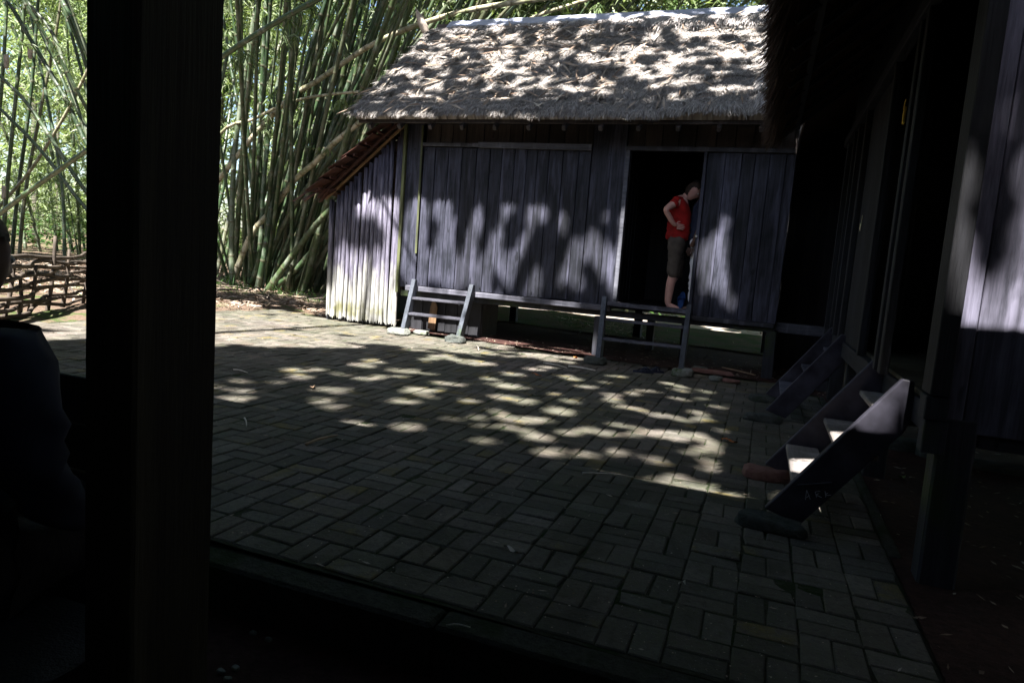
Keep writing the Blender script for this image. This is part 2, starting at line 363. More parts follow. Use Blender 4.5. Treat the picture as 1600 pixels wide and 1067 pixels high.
# ================================================================ GROUND
GX = [-400,-120,-60,-40,-30,-24,-20,-17,-14,-12,-10,-9,-8,-7.2,-6,-5,-4,-3,-2,-1,0,1,2,4,8,20,60,400]
GY = [2.02,3,4,5,6,7,8,8.6,9,9.5,10,11,12,13,14,15,16,17,18,20,22,25,30,40,60,120,400]
def gh(x, y):
    z = gz(max(x, -12)) - .03
    if x < -7.4 or y > 9.6: z += .05*math.sin(x*1.3+y*.9)*min(1, max(0, (y-9)/3)) + (.05 if x < -7.4 else 0)
    if y > 14: z += .03*(y-14)**1.1 * (1 if x < -7 else .35)
    return min(z, 3.0)
V = [(x, y, gh(x, y)) for y in GY for x in GX]; n = len(GX)
F = [(j*n+i, j*n+i+1, (j+1)*n+i+1, (j+1)*n+i) for j in range(len(GY)-1) for i in range(n-1)]
link('ground', pymesh('ground', V, F, True), 'ground', None, 'structure')
# lower earth under the camera's own building, and the kerb face above it
V = [(x, y, -.19 + .012*math.sin(x*5+y*3)) for y in (-400,-60,-10,-4,-2,-1,0,.5,1,1.4,1.8,2.03) for x in (-400,-60,-12,-6,-4,-3,-2,-1,0,1,2,5,12,60,400)]
F = [(j*15+i, j*15+i+1, (j+1)*15+i+1, (j+1)*15+i) for j in range(11) for i in range(14)]
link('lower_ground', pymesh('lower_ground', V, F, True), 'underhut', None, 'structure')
for (a, b) in ((-7.6,-2.6), (-2.6,-.9), (-.9,1.2), (1.2,6)):
    zz = gz((a+b)/2); k = box('kerb', a+.004, b-.004, 1.935, 2.06, -.26, zz+.004 if a < -2.6 else .004, 'kerb', None, b=.012, kind='structure')
k = prism('kerb', [(.663,3.42,-.05),(.712,3.42,-.05),(.712,7.9,-.05),(.663,7.9,-.05)], (0,0,.075), 'kerb', None, .012); k['kind'] = 'structure'
V = [(-5.2,8.72,.07), (.52,8.62,-.006), (.52,7.9,-.006), (.66,7.9,-.006), (.66,2.07,-.006), (7,2.07,-.006), (7,15.0,-.006), (-5.2,13.0,.085)]
V = [(x, y, gz(x)+.012) for x, y in ((-5.1,8.80), (-3.2,8.80), (-.5,8.68), (.53,8.6), (.53,11.75), (-.5,11.75), (-5.1,11.75))]
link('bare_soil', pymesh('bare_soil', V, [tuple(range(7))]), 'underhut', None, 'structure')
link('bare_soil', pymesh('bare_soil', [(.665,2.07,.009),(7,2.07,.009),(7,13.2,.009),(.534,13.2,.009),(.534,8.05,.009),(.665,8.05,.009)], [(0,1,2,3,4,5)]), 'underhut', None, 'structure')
V = [(x, y, gz(max(x,-12))+.03+.0*(y)) for x, y in ((-7.0,13.2),(1.5,13.2),(1.5,15.0),(-7.0,15.6))]
V = []
for j in range(8):
    for i in range(14): x = -7.4+i*.75; y = 11.6+j*.45 + .12*math.sin(i*1.7); V.append((x, y, gz(x)+.03+.012*math.sin(i*2.2+j*1.7)+.05*(j/7)))
F = [(j*14+i, j*14+i+1, (j+1)*14+i+1, (j+1)*14+i) for j in range(7) for i in range(13)]
link('moss_ground', pymesh('moss_ground', V, F, True), 'mossy_ground', None, 'structure')

V = [(x, y + .25*math.sin(x*1.9), max(gh(x, y)+.04, gz(x)+.05)) for y in (14.62, 15.4, 16.5, 18.2) for x in [-10+1.1*i for i in range(15)]]
link('path', pymesh('path', V, [(j*15+i, j*15+i+1, (j+1)*15+i+1, (j+1)*15+i) for j in range(3) for i in range(14)], True), 'path', None, 'structure')  # not a real path: pale strip painted for sunlit ground behind the hut

# ---------------------------------------------------------------- pavers: basket weave, 21 cm module
pav = link('paving', pymesh('paving', [(-7.7,2.06,gz(-7.7)-.022),(-.5,2.06,-.022),(.66,2.06,-.022),(.66,8.75,-.022),(-.5,8.75,-.022),(-4.9,8.85,gz(-4.9)-.022),(-7.7,9.45,gz(-7.7)-.022)],
     [(0,1,5,6),(1,4,5),(1,2,3,4)]), 'joint', None, 'structure')
JX = np.arange(-7.75, .69, .045); JY = np.arange(2.07, 9.5, .045); JU, JV = np.meshgrid(JX, JY)
JZ = np.maximum(0, -.016*(JU+.5)) - .0060 + .005*(fbm(JU*1.1, JV*1.1, 61)-.5) + .006*(vnoise(JU*9, JV*9, 62)-.5)
_l = np.where(JU > -4.9, 8.72, 8.72+(-4.9-JU)*.22); JZ[JV > _l] = JZ[JV > _l] - .04
V = np.stack([JU, JV, JZ], -1).reshape(-1,3); n = len(JX)
link('joint_soil', pymesh('joint_soil', V, [(j*n+i, j*n+i+1, (j+1)*n+i+1, (j+1)*n+i) for j in range(len(JY)-1) for i in range(n-1)], True), 'joint', pav, 'stuff')
def infr(x, y):
    d = Vector((x, y, gz(x)-H)); k = d.dot(_f)
    if k <= 0: return False
    u = 800+FPX*d.dot(_r)/k; v = 533.5-FPX*d.dot(_u)/k; return 325 < u < 1610 and 400 < v < 1080
def inpav(x, y):
    if y < 2.08 or x > .60 or (x > .5 and y > 8.0): return False
    lim = 8.70 if x > -4.9 else 8.75 + (-4.9-x)*.22
    lim += .10*math.sin(x*3.1)
    return y < lim and x > -7.6 - .15*math.sin(y*4)
mod = .21; pl = []
for i in range(-38, 4):
    for j in range(0, 38):
        cx = -.181 + (i+.5)*mod; cy = 2.085 + (j+.5)*mod
        if not inpav(cx, cy): continue
        k = (i+j) % 2
        if random.random() < .07: k = 1-k
        for s in (-1,1):
            if k: pl.append((cx+s*mod/4, cy, math.pi/2))
            else: pl.append((cx, cy+s*mod/4, 0))
pl.sort(key=lambda p: (not infr(p[0], p[1]), p[0]**2+p[1]**2))
protos = []
for k in range(14):
    b, hx, hy = .006, .1032+random.uniform(-.002,.0008), .0508+random.uniform(-.002,.0005)
    q = [(-1,-1),(1,-1),(1,1),(-1,1)]; jt = [(random.uniform(-.003,.003), random.uniform(-.003,.003)) for _ in range(4)]
    if k % 4 == 3: jt[k % 3] = (-.012*q[k % 3][0], -.010*q[k % 3][1])      # a broken corner
    V = [(a*hx+u[0], c*hy+u[1], -.03) for (a,c),u in zip(q,jt)] + [(a*hx+u[0], c*hy+u[1], -b*.8) for (a,c),u in zip(q,jt)] + [(a*(hx-b)+u[0], c*(hy-b)+u[1], 0) for (a,c),u in zip(q,jt)]
    F = [(i, (i+1)%4, 4+(i+1)%4, 4+i) for i in range(4)] + [(4+i, 4+(i+1)%4, 8+(i+1)%4, 8+i) for i in range(4)] + [(8,9,10,11)]
    me = pymesh('paver', V, F); me.materials.append(M['paver']); protos.append((me, V, F))
BV, BF, BR = [], [], []
for k, (x, y, a) in enumerate(pl):
    z = gz(x) + random.gauss(0, .0019) + .006*(float(fbm(np.array(x*1.3), np.array(y*1.3), 5))-.5)
    z = max(z, gz(x)-.003)
    tx, ty = random.gauss(0, .008), random.gauss(0, .010); a2 = a + random.gauss(0, .012); x += random.gauss(0, .0012); y += random.gauss(0, .0012); me, PV, PF = random.choice(protos)
    if k < 300:
        o = link('paver', me, None, pav, None, (x, y, z)); o.rotation_euler = (tx, ty, a2)
    else:
        R = Matrix.Translation((x, y, z)) @ Matrix.Rotation(a2, 4, 'Z') @ Matrix.Rotation(ty, 4, 'Y') @ Matrix.Rotation(tx, 4, 'X')
        o0 = len(BV); BV += [R @ Vector(v) for v in PV]; BF += [tuple(o0+i for i in f) for f in PF]; BR += [random.random()]*len(PF)
link('pavers', pymesh('pavers', BV, BF, False, BR), 'paver', pav, 'stuff')

# ================================================================ LEFT HUT
YW = 8.9
hut = empty('wooden_hut', (-2.5, 10.5, 0), 'long dark wooden plank hut with a grey thatched roof, standing on posts across the courtyard', 'hut')
def plank(x0, x1, z0, z1, m='board', y=YW, parent=hut, ang=None, name='plank', th=.024):
    a = math.radians(random.uniform(1.2, 3.4) if ang is None else ang)
    o = box(name, x0+.0015, x1-.0015, y+random.uniform(-.002,.003), y+th, z0+random.uniform(-.004,.006), z1, m, parent, (0, random.uniform(-.0025,.0025), -a), b=.003, jit=.0012); return o
# corner board with lichen edges
plank(-5.03,-4.77, .70, 3.03, 'board'); box('corner_trim', -5.075,-5.03, 8.86, 8.93, .62, 3.03, 'yellow_board', hut); box('trim', -4.795,-4.765, 8.868, 8.893, 1.2, 3.0, 'yellow_board', hut, (0,-.004,0))
e = [-4.756,-4.571,-4.364,-4.155,-3.935,-3.732,-3.561,-3.372,-3.196,-3.049,-2.886,-2.690,-2.478,-2.31]
for a, b in zip(e, e[1:]): plank(a, b, .735, 2.705)
for a, b in ((-2.303,-2.05), (-2.05,-1.853)): plank(a, b, .70, 3.03, ang=1)
e = [-4.75,-4.517,-4.329,-4.123,-3.911,-3.854,-3.65,-3.472,-3.289,-3.103,-2.915,-2.703,-2.512,-2.31]; e.remove(-3.911)
for a, b in zip(e, e[1:]): plank(a, b, 2.765, 3.03, 'board_brown', YW+.03)
e = [-1.853,-1.636,-1.42,-1.215,-1.006,-.763,-.539,-.327,-.125,.13]
for a, b in zip(e, e[1:]): plank(a, b, 2.765, 3.03, 'board_brown', YW+.02)
e = [-.842,-.629,-.438,-.287,-.122,.061,.165]
for a, b in zip(e, e[1:]): plank(a, b, .69, 2.70)
box('rail', -4.76,-3.90, 8.855, 8.898, 2.715, 2.762, 'dark_beam_x', hut); box('rail', -3.90,-2.30, 8.84, 8.898, 2.70, 2.775, 'dark_beam_x', hut, (0,.006,0))
box('door_head', -1.87, .15, 8.862, 8.915, 2.705, 2.76, 'dark_beam_x', hut)
box('door_jamb', -1.853,-1.80, 8.865, 8.99, .76, 2.705, 'dark_beam_x', hut); box('door_jamb', -.885,-.845, 8.865, 8.99, .70, 2.705, 'board', hut)
box('door_latch', -.905,-.885, 8.845, 8.875, 1.66, 1.70, 'tan_wood', hut); box('door_latch', -.89,-.865, 8.84, 8.865, 1.665, 1.69, 'metal', hut)
box('latch_hole', -4.045,-4.03, 8.878, 8.886, 1.62, 1.70, 'black_wood', hut)
# sill ledge and beams
box('sill', -4.88,-1.86, 8.80, 8.90, .655, .728, 'stair_step', hut, (0,.006,0), b=.008)
box('sill', -.86, .14, 8.85, 8.905, .635, .69, 'dark_beam_x', hut)
box('beam', -5.0, .16, 8.90, 9.02, .575, .653, 'dark_post', hut)
box('beam', -5.0, .16, 11.9, 12.02, .555, .665, 'dark_beam_x', hut); box('beam', .12, .72, 9.0, 9.1, .58, .70, 'dark_beam_x', hut)
box('door_sill', -1.90,-.84, 8.74, 9.02, .715, .765, 'stair_step', hut, (0,.01,0), b=.008)
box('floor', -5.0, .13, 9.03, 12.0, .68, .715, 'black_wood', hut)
for (x, y, wd, z1) in ((-2.02,9.0,.13,.56), (.13,8.97,.13,.60), (-1.55,10.4,.11,.56), (-1.0,9.9,.10,.56), (-4.3,11.9,.13,.56), (-2.0,11.9,.13,.56), (.1,11.9,.13,.56), (-4.95,11.9,.13,.56), (.72,8.45,.11,.6)):
    box('post', x-wd/2, x+wd/2, y-wd/2, y+wd/2, gz(x)-.05, z1, 'dark_post', hut, (0,0,random.uniform(-.1,.1)), b=.008, jit=.004)
# dark boarded store below the floor behind the left steps
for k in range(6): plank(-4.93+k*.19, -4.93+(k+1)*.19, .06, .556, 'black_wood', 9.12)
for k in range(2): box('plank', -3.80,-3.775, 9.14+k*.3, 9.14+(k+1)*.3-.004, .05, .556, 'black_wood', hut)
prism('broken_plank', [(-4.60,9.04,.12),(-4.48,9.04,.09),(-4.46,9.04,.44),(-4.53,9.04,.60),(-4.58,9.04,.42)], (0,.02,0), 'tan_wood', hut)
# shell: ends, back, ceiling (dark inside)
for k in range(16): box('plank', -5.0+k*.32, -5.0+(k+1)*.32+.006, 11.95+.004*(k%2), 11.975+.004*(k%2), .6, 3.2, 'black_wood', hut)
for k in range(10): box('plank', -5.04+.004*(k%2),-5.016+.004*(k%2), 8.95+k*.31, 8.95+(k+1)*.31+.005, .6, 3.3, 'board_brown', hut)
for k in range(10): box('plank', .14+.004*(k%2),.165+.004*(k%2), 8.95+k*.31, 8.95+(k+1)*.31+.005, .6, 3.3, 'board_brown', hut)
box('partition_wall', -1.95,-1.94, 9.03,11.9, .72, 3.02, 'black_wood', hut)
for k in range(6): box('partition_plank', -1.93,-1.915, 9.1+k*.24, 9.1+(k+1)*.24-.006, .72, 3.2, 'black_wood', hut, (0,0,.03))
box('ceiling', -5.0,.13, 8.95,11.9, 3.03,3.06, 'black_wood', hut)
# fascia under the thatch
box('fascia', -5.50,.12, 8.35,8.39, 2.925,3.0, 'board_brown', hut, b=.006)
for k in range(12): x = -5.3+k*.46; bar('rafter', (x,8.32,2.86), (x,8.98,3.42), .05, .06, 'board_brown', hut)
V, F = [], []
for x in np.arange(-4.9, .1, .19):
    for z in (.79, 2.66):
        if -1.86 < x < -.84: continue
        xx, zz = x+random.uniform(-.03,.03), z+random.uniform(-.015,.015); k = len(V)
        for q in range(6): V.append((xx+.006*math.cos(q*1.047), 8.876, zz+.006*math.sin(q*1.047)))
        for q in range(6): V.append((xx+.006*math.cos(q*1.047), 8.896, zz+.006*math.sin(q*1.047)))
        F += [tuple(range(k, k+6))[::-1]] + [(k+q, k+(q+1)%6, k+6+(q+1)%6, k+6+q) for q in range(6)]
link('nails', pymesh('nails', V, F), 'black_wood', hut, 'stuff')
# thatched roof
RX0, RX1, EY, EZ, RY, RZ = -5.52, .14, 8.28, 3.03, 10.5, 4.84
sl = math.hypot(RY-EY, RZ-EZ); ud = np.array([0, (RY-EY)/sl, (RZ-EZ)/sl]); nd = np.array([0, -(RZ-EZ)/sl, (RY-EY)/sl])
def rh(x, s):
    x = np.asarray(x, float); s = np.asarray(s, float)
    st = (s + .05*np.sin(x*2.3) + .06*vnoise(x*2, s*0+1, 3))/.42; saw = 1-(st-np.floor(st))
    step = np.clip((x+1.6)/.6, .25, 1)
    return .02 + .035*saw*step + .07*(fbm(x*1.1, s*1.6, 9)-.5) + .035*(vnoise(x*7, s*9, 2)-.5)
nx, ns = 240, 100; xs = np.linspace(RX0, RX1, nx); ss = np.linspace(0, sl, ns); XX, SS = np.meshgrid(xs, ss)
def rp(x, s, h): return np.stack([x, EY+ud[1]*s+nd[1]*h, EZ+ud[2]*s+nd[2]*h], -1)
edge = .03*(vnoise(SS*6, SS*0, 4)-.5); XR = np.where(XX == RX0, XX+edge, XX)
top = rp(XR, SS, rh(XX, SS)).reshape(-1,3)
bot = rp(XX, SS, 0*XX-.08).reshape(-1,3)
F = [(j*nx+i, j*nx+i+1, (j+1)*nx+i+1, (j+1)*nx+i) for j in range(ns-1) for i in range(nx-1)]; o0 = nx*ns
F += [(o0+0, o0+nx-1, o0+(ns-1)*nx+nx-1, o0+(ns-1)*nx)]
F += [(i, i+1, o0+i+1, o0+i) for i in range(nx-1)] + [((j)*nx, (j+1)*nx, o0+(j+1)*nx, o0+j*nx) for j in range(ns-1)]
me = pymesh('roof', np.vstack([top, bot]), F, False, rng.uniform(0,.5,len(F)))
roof = link('roof', me, 'thatch', hut)
bk = prism('roof_back', [(RX0,10.52,4.80),(RX0,12.75,2.95),(RX0,12.75,3.10),(RX0,10.52,4.94)], (RX1-RX0,0,0), 'thatch', hut, 0)
def strands(n, xs, ss, Ls, Ws, spread, lift, hoff=0):
    x = rng.uniform(*xs, n); s = ss(n) if callable(ss) else rng.uniform(*ss, n); a = rng.normal(0, spread, n)
    P = rp(x, s, rh(x, s)+rng.uniform(0, .02, n)+hoff); li = rng.normal(lift, .08, n)
    D = unit(np.outer(np.sin(a), [1,0,0]) - np.outer(np.cos(a), ud) + np.outer(li, nd)); L = rng.uniform(*Ls, n); W = rng.uniform(*Ws, n)
    N = nd[None] + rng.normal(0, .35, (n,3)); return blades(P, D, L, W, N, .05)
V = np.vstack([strands(90000, (RX0-.02, RX1), (.02, sl), (.05,.15), (.004,.011), .38, .05),
               strands(9000, (RX0-.03, RX1), (.0,.10), (.07,.16), (.008,.016), .35, -.25),
               strands(2200, (RX0-.03, RX0+.05), (.0, sl), (.08,.2), (.008,.016), .6, .05)])
link('thatch', bulk('thatch', V, 4, rng.uniform(0,1,len(V)//4)), 'thatch', roof, 'stuff')
V = np.vstack([strands(4200, (-2.6, RX1), lambda n: sl-.02-rng.exponential(.05, n).clip(0,.3), (.18,.42), (.010,.02), .14, .05, .03),
               strands(1000, (-5.3, -2.6), lambda n: sl-.02-rng.exponential(.05, n).clip(0,.2), (.06,.2), (.008,.018), .5, .05, .02),
               strands(700, (-.35, RX1), (.1, sl), (.2,.4), (.012,.022), .3, .08, .05)])
link('ridge_fringe', bulk('ridge_fringe', V, 4, rng.uniform(0,1,len(V)//4)), 'thatch_pale', roof, 'stuff')
V = np.vstack([strands(420, (RX0, -2.0), (.1, sl-.1), (.16,.42), (.018,.04), 1.2, .1, .03), strands(160, (-2.0, RX1), (.1, sl-.1), (.14,.34), (.014,.03), 1.0, .1, .03)])
link('fallen_leaves', bulk('fallen_leaves', V, 4, rng.uniform(.3,1,len(V)//4)), 'litter', roof, 'stuff')
box('ridge_cap', RX0+.22, RX1, 10.40, 10.60, 4.905, 4.93, 'cap', roof, (.72,0,0), b=.006)
box('ridge_cap', RX0+.22, RX1, 10.55, 10.80, 4.905, 4.93, 'cap', roof, (-.72,0,0), b=.006)
# curled sheath finial at the left end of the ridge
c0 = at(668, 52, 10.45); V = []; F = []
for i in range(9):
    t = i/8; c = Vector((c0.x-.01-.21*t**1.1, 10.42, c0.z-.02+.37*t)); r = .06*math.sin(math.pi*min(1, .22+t*.78))+.006
    for k in range(7): q = -.3+k/6*4.2; V.append(c+Vector((math.cos(q)*r, -math.sin(q)*r*.8, .03*math.cos(q))))
F = [(i*7+k, i*7+k+1, (i+1)*7+k+1, (i+1)*7+k) for i in range(8) for k in range(6)]
V2 = [v + Vector((0,.006,0)) for v in V]; F2 = [tuple(len(V)+i for i in f[::-1]) for f in F]
c = V[0].copy(); link('ridge_finial', pymesh('finial', [v-c for v in V+V2], F+F2, True), 'finial', hut, None, c)

# bleached half-round poles of the lean-to
def ztop(x): return 3.01+.855*(x+5.09)-.05
x = -5.10
while x > -6.27:
    r = random.uniform(.031,.040); c = Vector((x, 8.93+random.uniform(-.006,.006), 0)); z0 = gz(x)+.0+random.uniform(.0,.03)
    n = 10; V = []; zt = ztop(x-.03)+random.uniform(-.03,.02); st = [z0+random.uniform(0,.02), z0+.05, z0+.3, z0+.8, z0+1.4, zt]
    st = [s for s in st if s < zt] + [zt]; lx = random.uniform(-.012,.012)
    for i, z in enumerate(st):
        for k in range(n):
            q = math.pi + math.pi*k/(n-1); jz = random.uniform(0,.07) if i == 0 else 0
            V.append((math.cos(q)*r+lx*(z-z0), math.sin(q)*r*(1.0+.05*random.uniform(-1,1))*1.15, z+jz))
    F = [(i*n+k, i*n+k+1, (i+1)*n+k+1, (i+1)*n+k) for i in range(len(st)-1) for k in range(n-1)] + [tuple((len(st)-1)*n+k for k in range(n))]
    F += [((i)*n, (i+1)*n, (i+1)*n+n-1, i*n+n-1) for i in range(len(st)-1)]
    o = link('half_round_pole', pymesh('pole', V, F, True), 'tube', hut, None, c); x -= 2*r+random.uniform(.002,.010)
xl = x+.05
box('lean_to_post', xl-.03, xl+.05, 8.97, 9.05, .05, ztop(xl)-.05, 'dark_post', hut)
for k in range(9): box('plank', xl-.012, xl+.012, 9.06+k*.3, 9.06+(k+1)*.3-.005, .05, ztop(xl)-.08, 'black_wood', hut)
box('plank', -6.2,-5.1, 8.985, 9.0, .1, 1.4, 'black_wood', hut)
# lean-to roof: overlapping red-brown shingles on purlins, seen from below
def lz(x): return 3.05+.855*(x+5.09)
nc = 7
for k in range(nc):
    xa = -5.0 - k*.19; xb = xa - .25; 
    y = 8.52 + random.uniform(-.05,.03)
    while y < 12.0:
        wd = random.uniform(.16,.26); jz = random.uniform(0,.012); e = random.uniform(-.05,.03)
        prism('shingle', [(xa,y,lz(xa)+.010+jz),(xb+e,y,lz(xb)+.045+jz),(xb+e,y,lz(xb)+.060+jz),(xa,y,lz(xa)+.025+jz)], (0,wd-.008,0), 'shingle', hut, 0)
        y += wd
    bar('purlin', (xa-.12,8.56,lz(xa-.12)-.012), (xa-.12,12.0,lz(xa-.12)-.012), .035, .035, 'shingle', hut)
for yy in (8.72, 8.885, 10.3, 11.9): bar('rafter', (-4.98,yy,lz(-4.98)-.055), (-6.36,yy,lz(-6.36)-.055), .03, .04, 'tan_wood' if 8.8 < yy < 9 else 'shingle', hut)
for k in range(14):
    p = Vector((-6.3+random.uniform(-.1,.2), 8.5+random.uniform(0,.3), lz(-6.3)+.03)); q = p + Vector((-random.uniform(.12,.3), random.uniform(-.14,.02), -random.uniform(.06,.22)))
    bar('splinter', p, q, .022, .006, 'shingle', hut, .001)

# ---------------------------------------------------------------- steps of the left hut
def ladder(px0, px1, label, bx0, bx1, by, tx0, tx1, zt):
    st = empty('wooden_steps', ((bx0+bx1)/2, by, gz(bx0)), label, 'steps', 'wooden steps up to the huts')
    for bx, tx in ((bx0,tx0),(bx1,tx1)):
        b0 = gz(bx)+.09
        p = Vector((bx, by, b0)); q = Vector((tx, 8.74, zt)); d = (q-p)
        prism('stringer', [(bx-.03,by,b0),(bx-.03,by+.14,b0-.02),(tx-.03,8.74+.05,zt-.12),(tx-.03,8.74+.03,zt),(tx-.03,8.71,zt+.01)], (.062,0,0), 'stair_far', st)
    for f, nm in ((.34,'tread'),(.66,'tread')):
        yy = by + (8.74-by)*f; zz = gz(bx0)+.09 + (zt-gz(bx0)-.09)*f - .03
        bar('tread', (bx0+(tx0-bx0)*f+.03, yy+.07, zz+gz(bx0)*.0), (bx1+(tx1-bx1)*f-.03, yy+.07, zz), .15, .032, 'stair_step', st, side=(0,1,0))
    return st
b1 = grd(613,516,.08); b2 = grd(714,526,.08); b3 = grd(937,558,.08); b4 = grd(1063,578,.08)
ladder(0,0,'pale wooden steps at the left end of the hut, beside the bleached pole wall', b1.x, b2.x, 8.42, -4.70, -3.80, .83)
ladder(0,0,'blue grey wooden steps below the open doorway with the man in red', b3.x, b4.x, 8.20, -1.93, -.86, .83)
for q, s, sd_, m, lb in (((b1.x-.04),(.19,.13,.075),3,'stone','large pale flat stone under the left foot of the steps by the pole wall'),
                ((b2.x-.02),(.17,.11,.085),5,'dark_stone','greenish block stone under the right foot of the steps by the pole wall'),
                ((b3.x-.03),(.16,.11,.08),8,'dark_stone','mossy grey stone under the left foot of the doorway steps'),
                ((b4.x+.02),(.15,.11,.09),13,'stone','rounded sunlit stone under the right foot of the doorway steps')):
    rock('foot_stone', (q, 8.40 if q < -3 else 8.22, gz(q)+.01), *s, m, None, sd_, label=lb, cat='stone', group='stones under the steps')
rock('foot_stone', (b1.x+.2, 8.62, gz(-5)+.01), .13,.09,.05, 'stone', None, 21, label='small pale stone behind the largest foot stone by the pole wall', cat='stone')
for (px, py, s, sd_, m, lb) in ((1112,585,(.30,.06,.045),31,'red_stone','long reddish broken brick slab on the soil right of the doorway steps'), (1118,595,(.09,.07,.05),33,'stone','small round grey stone right of the doorway steps'), (1142,598,(.12,.07,.035),35,'red_stone','flat reddish stone at the paving edge right of the doorway steps'), (1093,577,(.12,.04,.03),37,'stone','thin pale stone behind the right foot of the doorway steps')):
    p = grd(px, py); rock('loose_stone', (p.x, p.y, p.z+.01), *s, m, None, sd_, label=lb, cat='stone')

# ================================================================ RIGHT HUT
XR0 = .67; FZ = .77
rh2 = empty('thatched_hut', (2.5, 6, 0), 'dark raised plank hut with drooping brown thatch, filling the right side', 'hut')
# front wall (faces left), seen very obliquely
y = 4.42
while y < 7.95:
    wd = random.uniform(.13,.2)
    if not (4.42 <= y < 5.10):
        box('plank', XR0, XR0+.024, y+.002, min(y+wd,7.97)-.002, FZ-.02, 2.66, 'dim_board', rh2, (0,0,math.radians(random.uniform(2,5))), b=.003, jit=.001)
    y += wd
for k in range(30):
    y = 3.2+k*.19
    if y > 8: break
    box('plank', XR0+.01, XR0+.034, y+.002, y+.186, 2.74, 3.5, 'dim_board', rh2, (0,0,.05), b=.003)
for yy, wd in ((4.15,.075),(4.34,.07),(5.12,.06),(6.45,.045),(6.98,.045),(7.32,.04),(7.9,.07)): box('batten', XR0-.045, XR0, yy, yy+wd, FZ-.02, 2.655, 'dim_board', rh2)
box('rail', XR0-.06, XR0, 3.25, 8.2, 2.655, 2.74, 'dark_beam_y', rh2)
box('sill_beam', XR0-.02, XR0+.1, 4.45, 8.2, .62, FZ-.025, 'dark_beam_y', rh2); box('sill_beam', XR0+.02, XR0+.12, 3.32, 4.45, .62, FZ-.03, 'dark_beam_y', rh2)
for k in range(14):
    y = 3.3+k*.355; box('floor_board', XR0+.03, 5.0, y+.003, y+.352, FZ-.025, FZ, 'near_post', rh2)
box('corner_board', XR0-.005, .735, 3.14, 3.30, .80, 3.3, 'black_wood', rh2); box('corner_block', .655, .74, 3.15, 3.26, .70, .795, 'dim_board', rh2); box('corner_block', .665,.75, 3.16,3.25, .56,.695,'dark_post', rh2)
box('corner_post', .722, .86, 3.17, 3.31, -.03, .72, 'dark_post', rh2, b=.01, jit=.004)
e = [.738,.80,1.12,1.43,1.76,2.05,2.4,2.72,3.05,3.4,3.75,4.1,4.5,4.95]
for a, b in zip(e, e[1:]): 
    zt = min(4.6, 2.66+.84*((a+b)/2+.1)) - .12
    box('gable_plank', a+.0015, b-.0015, 3.172, 3.196, .66, zt, 'gable_board', rh2, (0,0,math.radians(-random.uniform(.3,1.2))), b=.003, jit=.001)
box('gable_beam', .87, 5.0, 3.2, 3.32, .60, .72, 'dark_beam_x', rh2)
for (x, y) in ((.78,4.9),(.78,6.35),(.80,7.9),(3,3.25),(3,5.5),(3,8),(5,3.25),(5,8)): box('post', x-.065, x+.065, y-.065, y+.065, -.03, .615, 'dark_post', rh2, b=.008, jit=.004)
for k in range(16): box('plank', 4.99+.004*(k%2),5.01+.004*(k%2), 3.3+k*.32, 3.3+(k+1)*.32+.006, .6, 3.6, 'black_wood', rh2)
for k in range(14): box('plank', .75+k*.31, .75+(k+1)*.31+.006, 8.26+.004*(k%2), 8.285+.004*(k%2), .6, 3.6, 'black_wood', rh2)
for k in range(5): box('plank', .17+k*.13,.17+(k+1)*.13+.001, 10.2+.003*(k%2),10.22+.003*(k%2), .0, 3.6, 'black_wood', rh2)
for k in range(5): box('plank', .82+.003*(k%2),.84+.003*(k%2), 8.29+k*.4,8.29+(k+1)*.4+.002, .0, 3.9, 'black_wood', rh2)
box('ceiling', .72,4.95, 3.25,8.25, 3.5,3.53, 'black_wood', rh2)
box('inner_stud', 1.16, 1.20, 5.15, 5.19, FZ, 2.6, 'tan_wood', rh2, (0,.02,0)); 
box('brace', XR0-.02, XR0+.05, 5.3, 5.38, .2, .66, 'dark_post', rh2, (.7,0,0))
p = atx(1344,355,XR0-.05); box('tag', p.x-.002,p.x+.002,p.y-.03,p.y+.03,p.z-.022,p.z+.022,'tag',rh2,(.4,0,0),b=.001)
p = atx(1346,349,XR0-.05); bar('tag_string', (p.x,p.y,p.z+.06),(p.x,p.y,p.z-.015),.004,.004,'tag',rh2,.001)
p = atx(1411,180,XR0+.0); 
kt = prism('tag', [(p.x,p.y-.03,p.z-.05),(p.x,p.y+.01,p.z-.055),(p.x,p.y+.025,p.z+.01),(p.x,p.y+.0,p.z+.03),(p.x,p.y-.03,p.z+.045),(p.x,p.y-.02,p.z+.0)], (.012,0,0),'ytag',rh2,.001)
tubeobj('tag_string', [(p.x,p.y,p.z+.03),(p.x,p.y-.01,p.z+.06),(p.x,p.y-.04,p.z+.085)], .004, 'ytag', rh2, 5)
# right roof: eave along Y above the courtyard edge
EX, EZ2, SLP = -.09, 2.62, .84
pts = [(EX+.02,2.2,EZ2+.0),(2.95,2.2,EZ2+SLP*3.04-.0),(6.2,2.2,EZ2-.1),(6.2,2.2,EZ2+.06),(2.95,2.2,EZ2+SLP*3.04+.16),(EX+.0,2.2,EZ2+.16)]
def roofslab(y0, y1):
    V = [Vector((a, y0, c)) for a, _, c in pts] + [Vector((a, y1, c)) for a, _, c in pts]; c = Vector((2.9, (y0+y1)/2, 3))
    F = [(0,1,7,6),(1,2,8,7),(2,3,9,8),(3,4,10,9),(4,5,11,10),(5,0,6,11),(0,5,4,1),(1,4,3,2),(6,7,10,11),(7,8,9,10)]
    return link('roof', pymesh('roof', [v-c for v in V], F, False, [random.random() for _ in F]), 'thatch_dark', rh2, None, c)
rr = roofslab(2.2, 7.5)
pts = [(.19,7.5,2.86),(2.95,7.5,5.17),(6.2,7.5,2.52),(6.2,7.5,2.68),(2.95,7.5,5.33),(.19,7.5,3.02)]
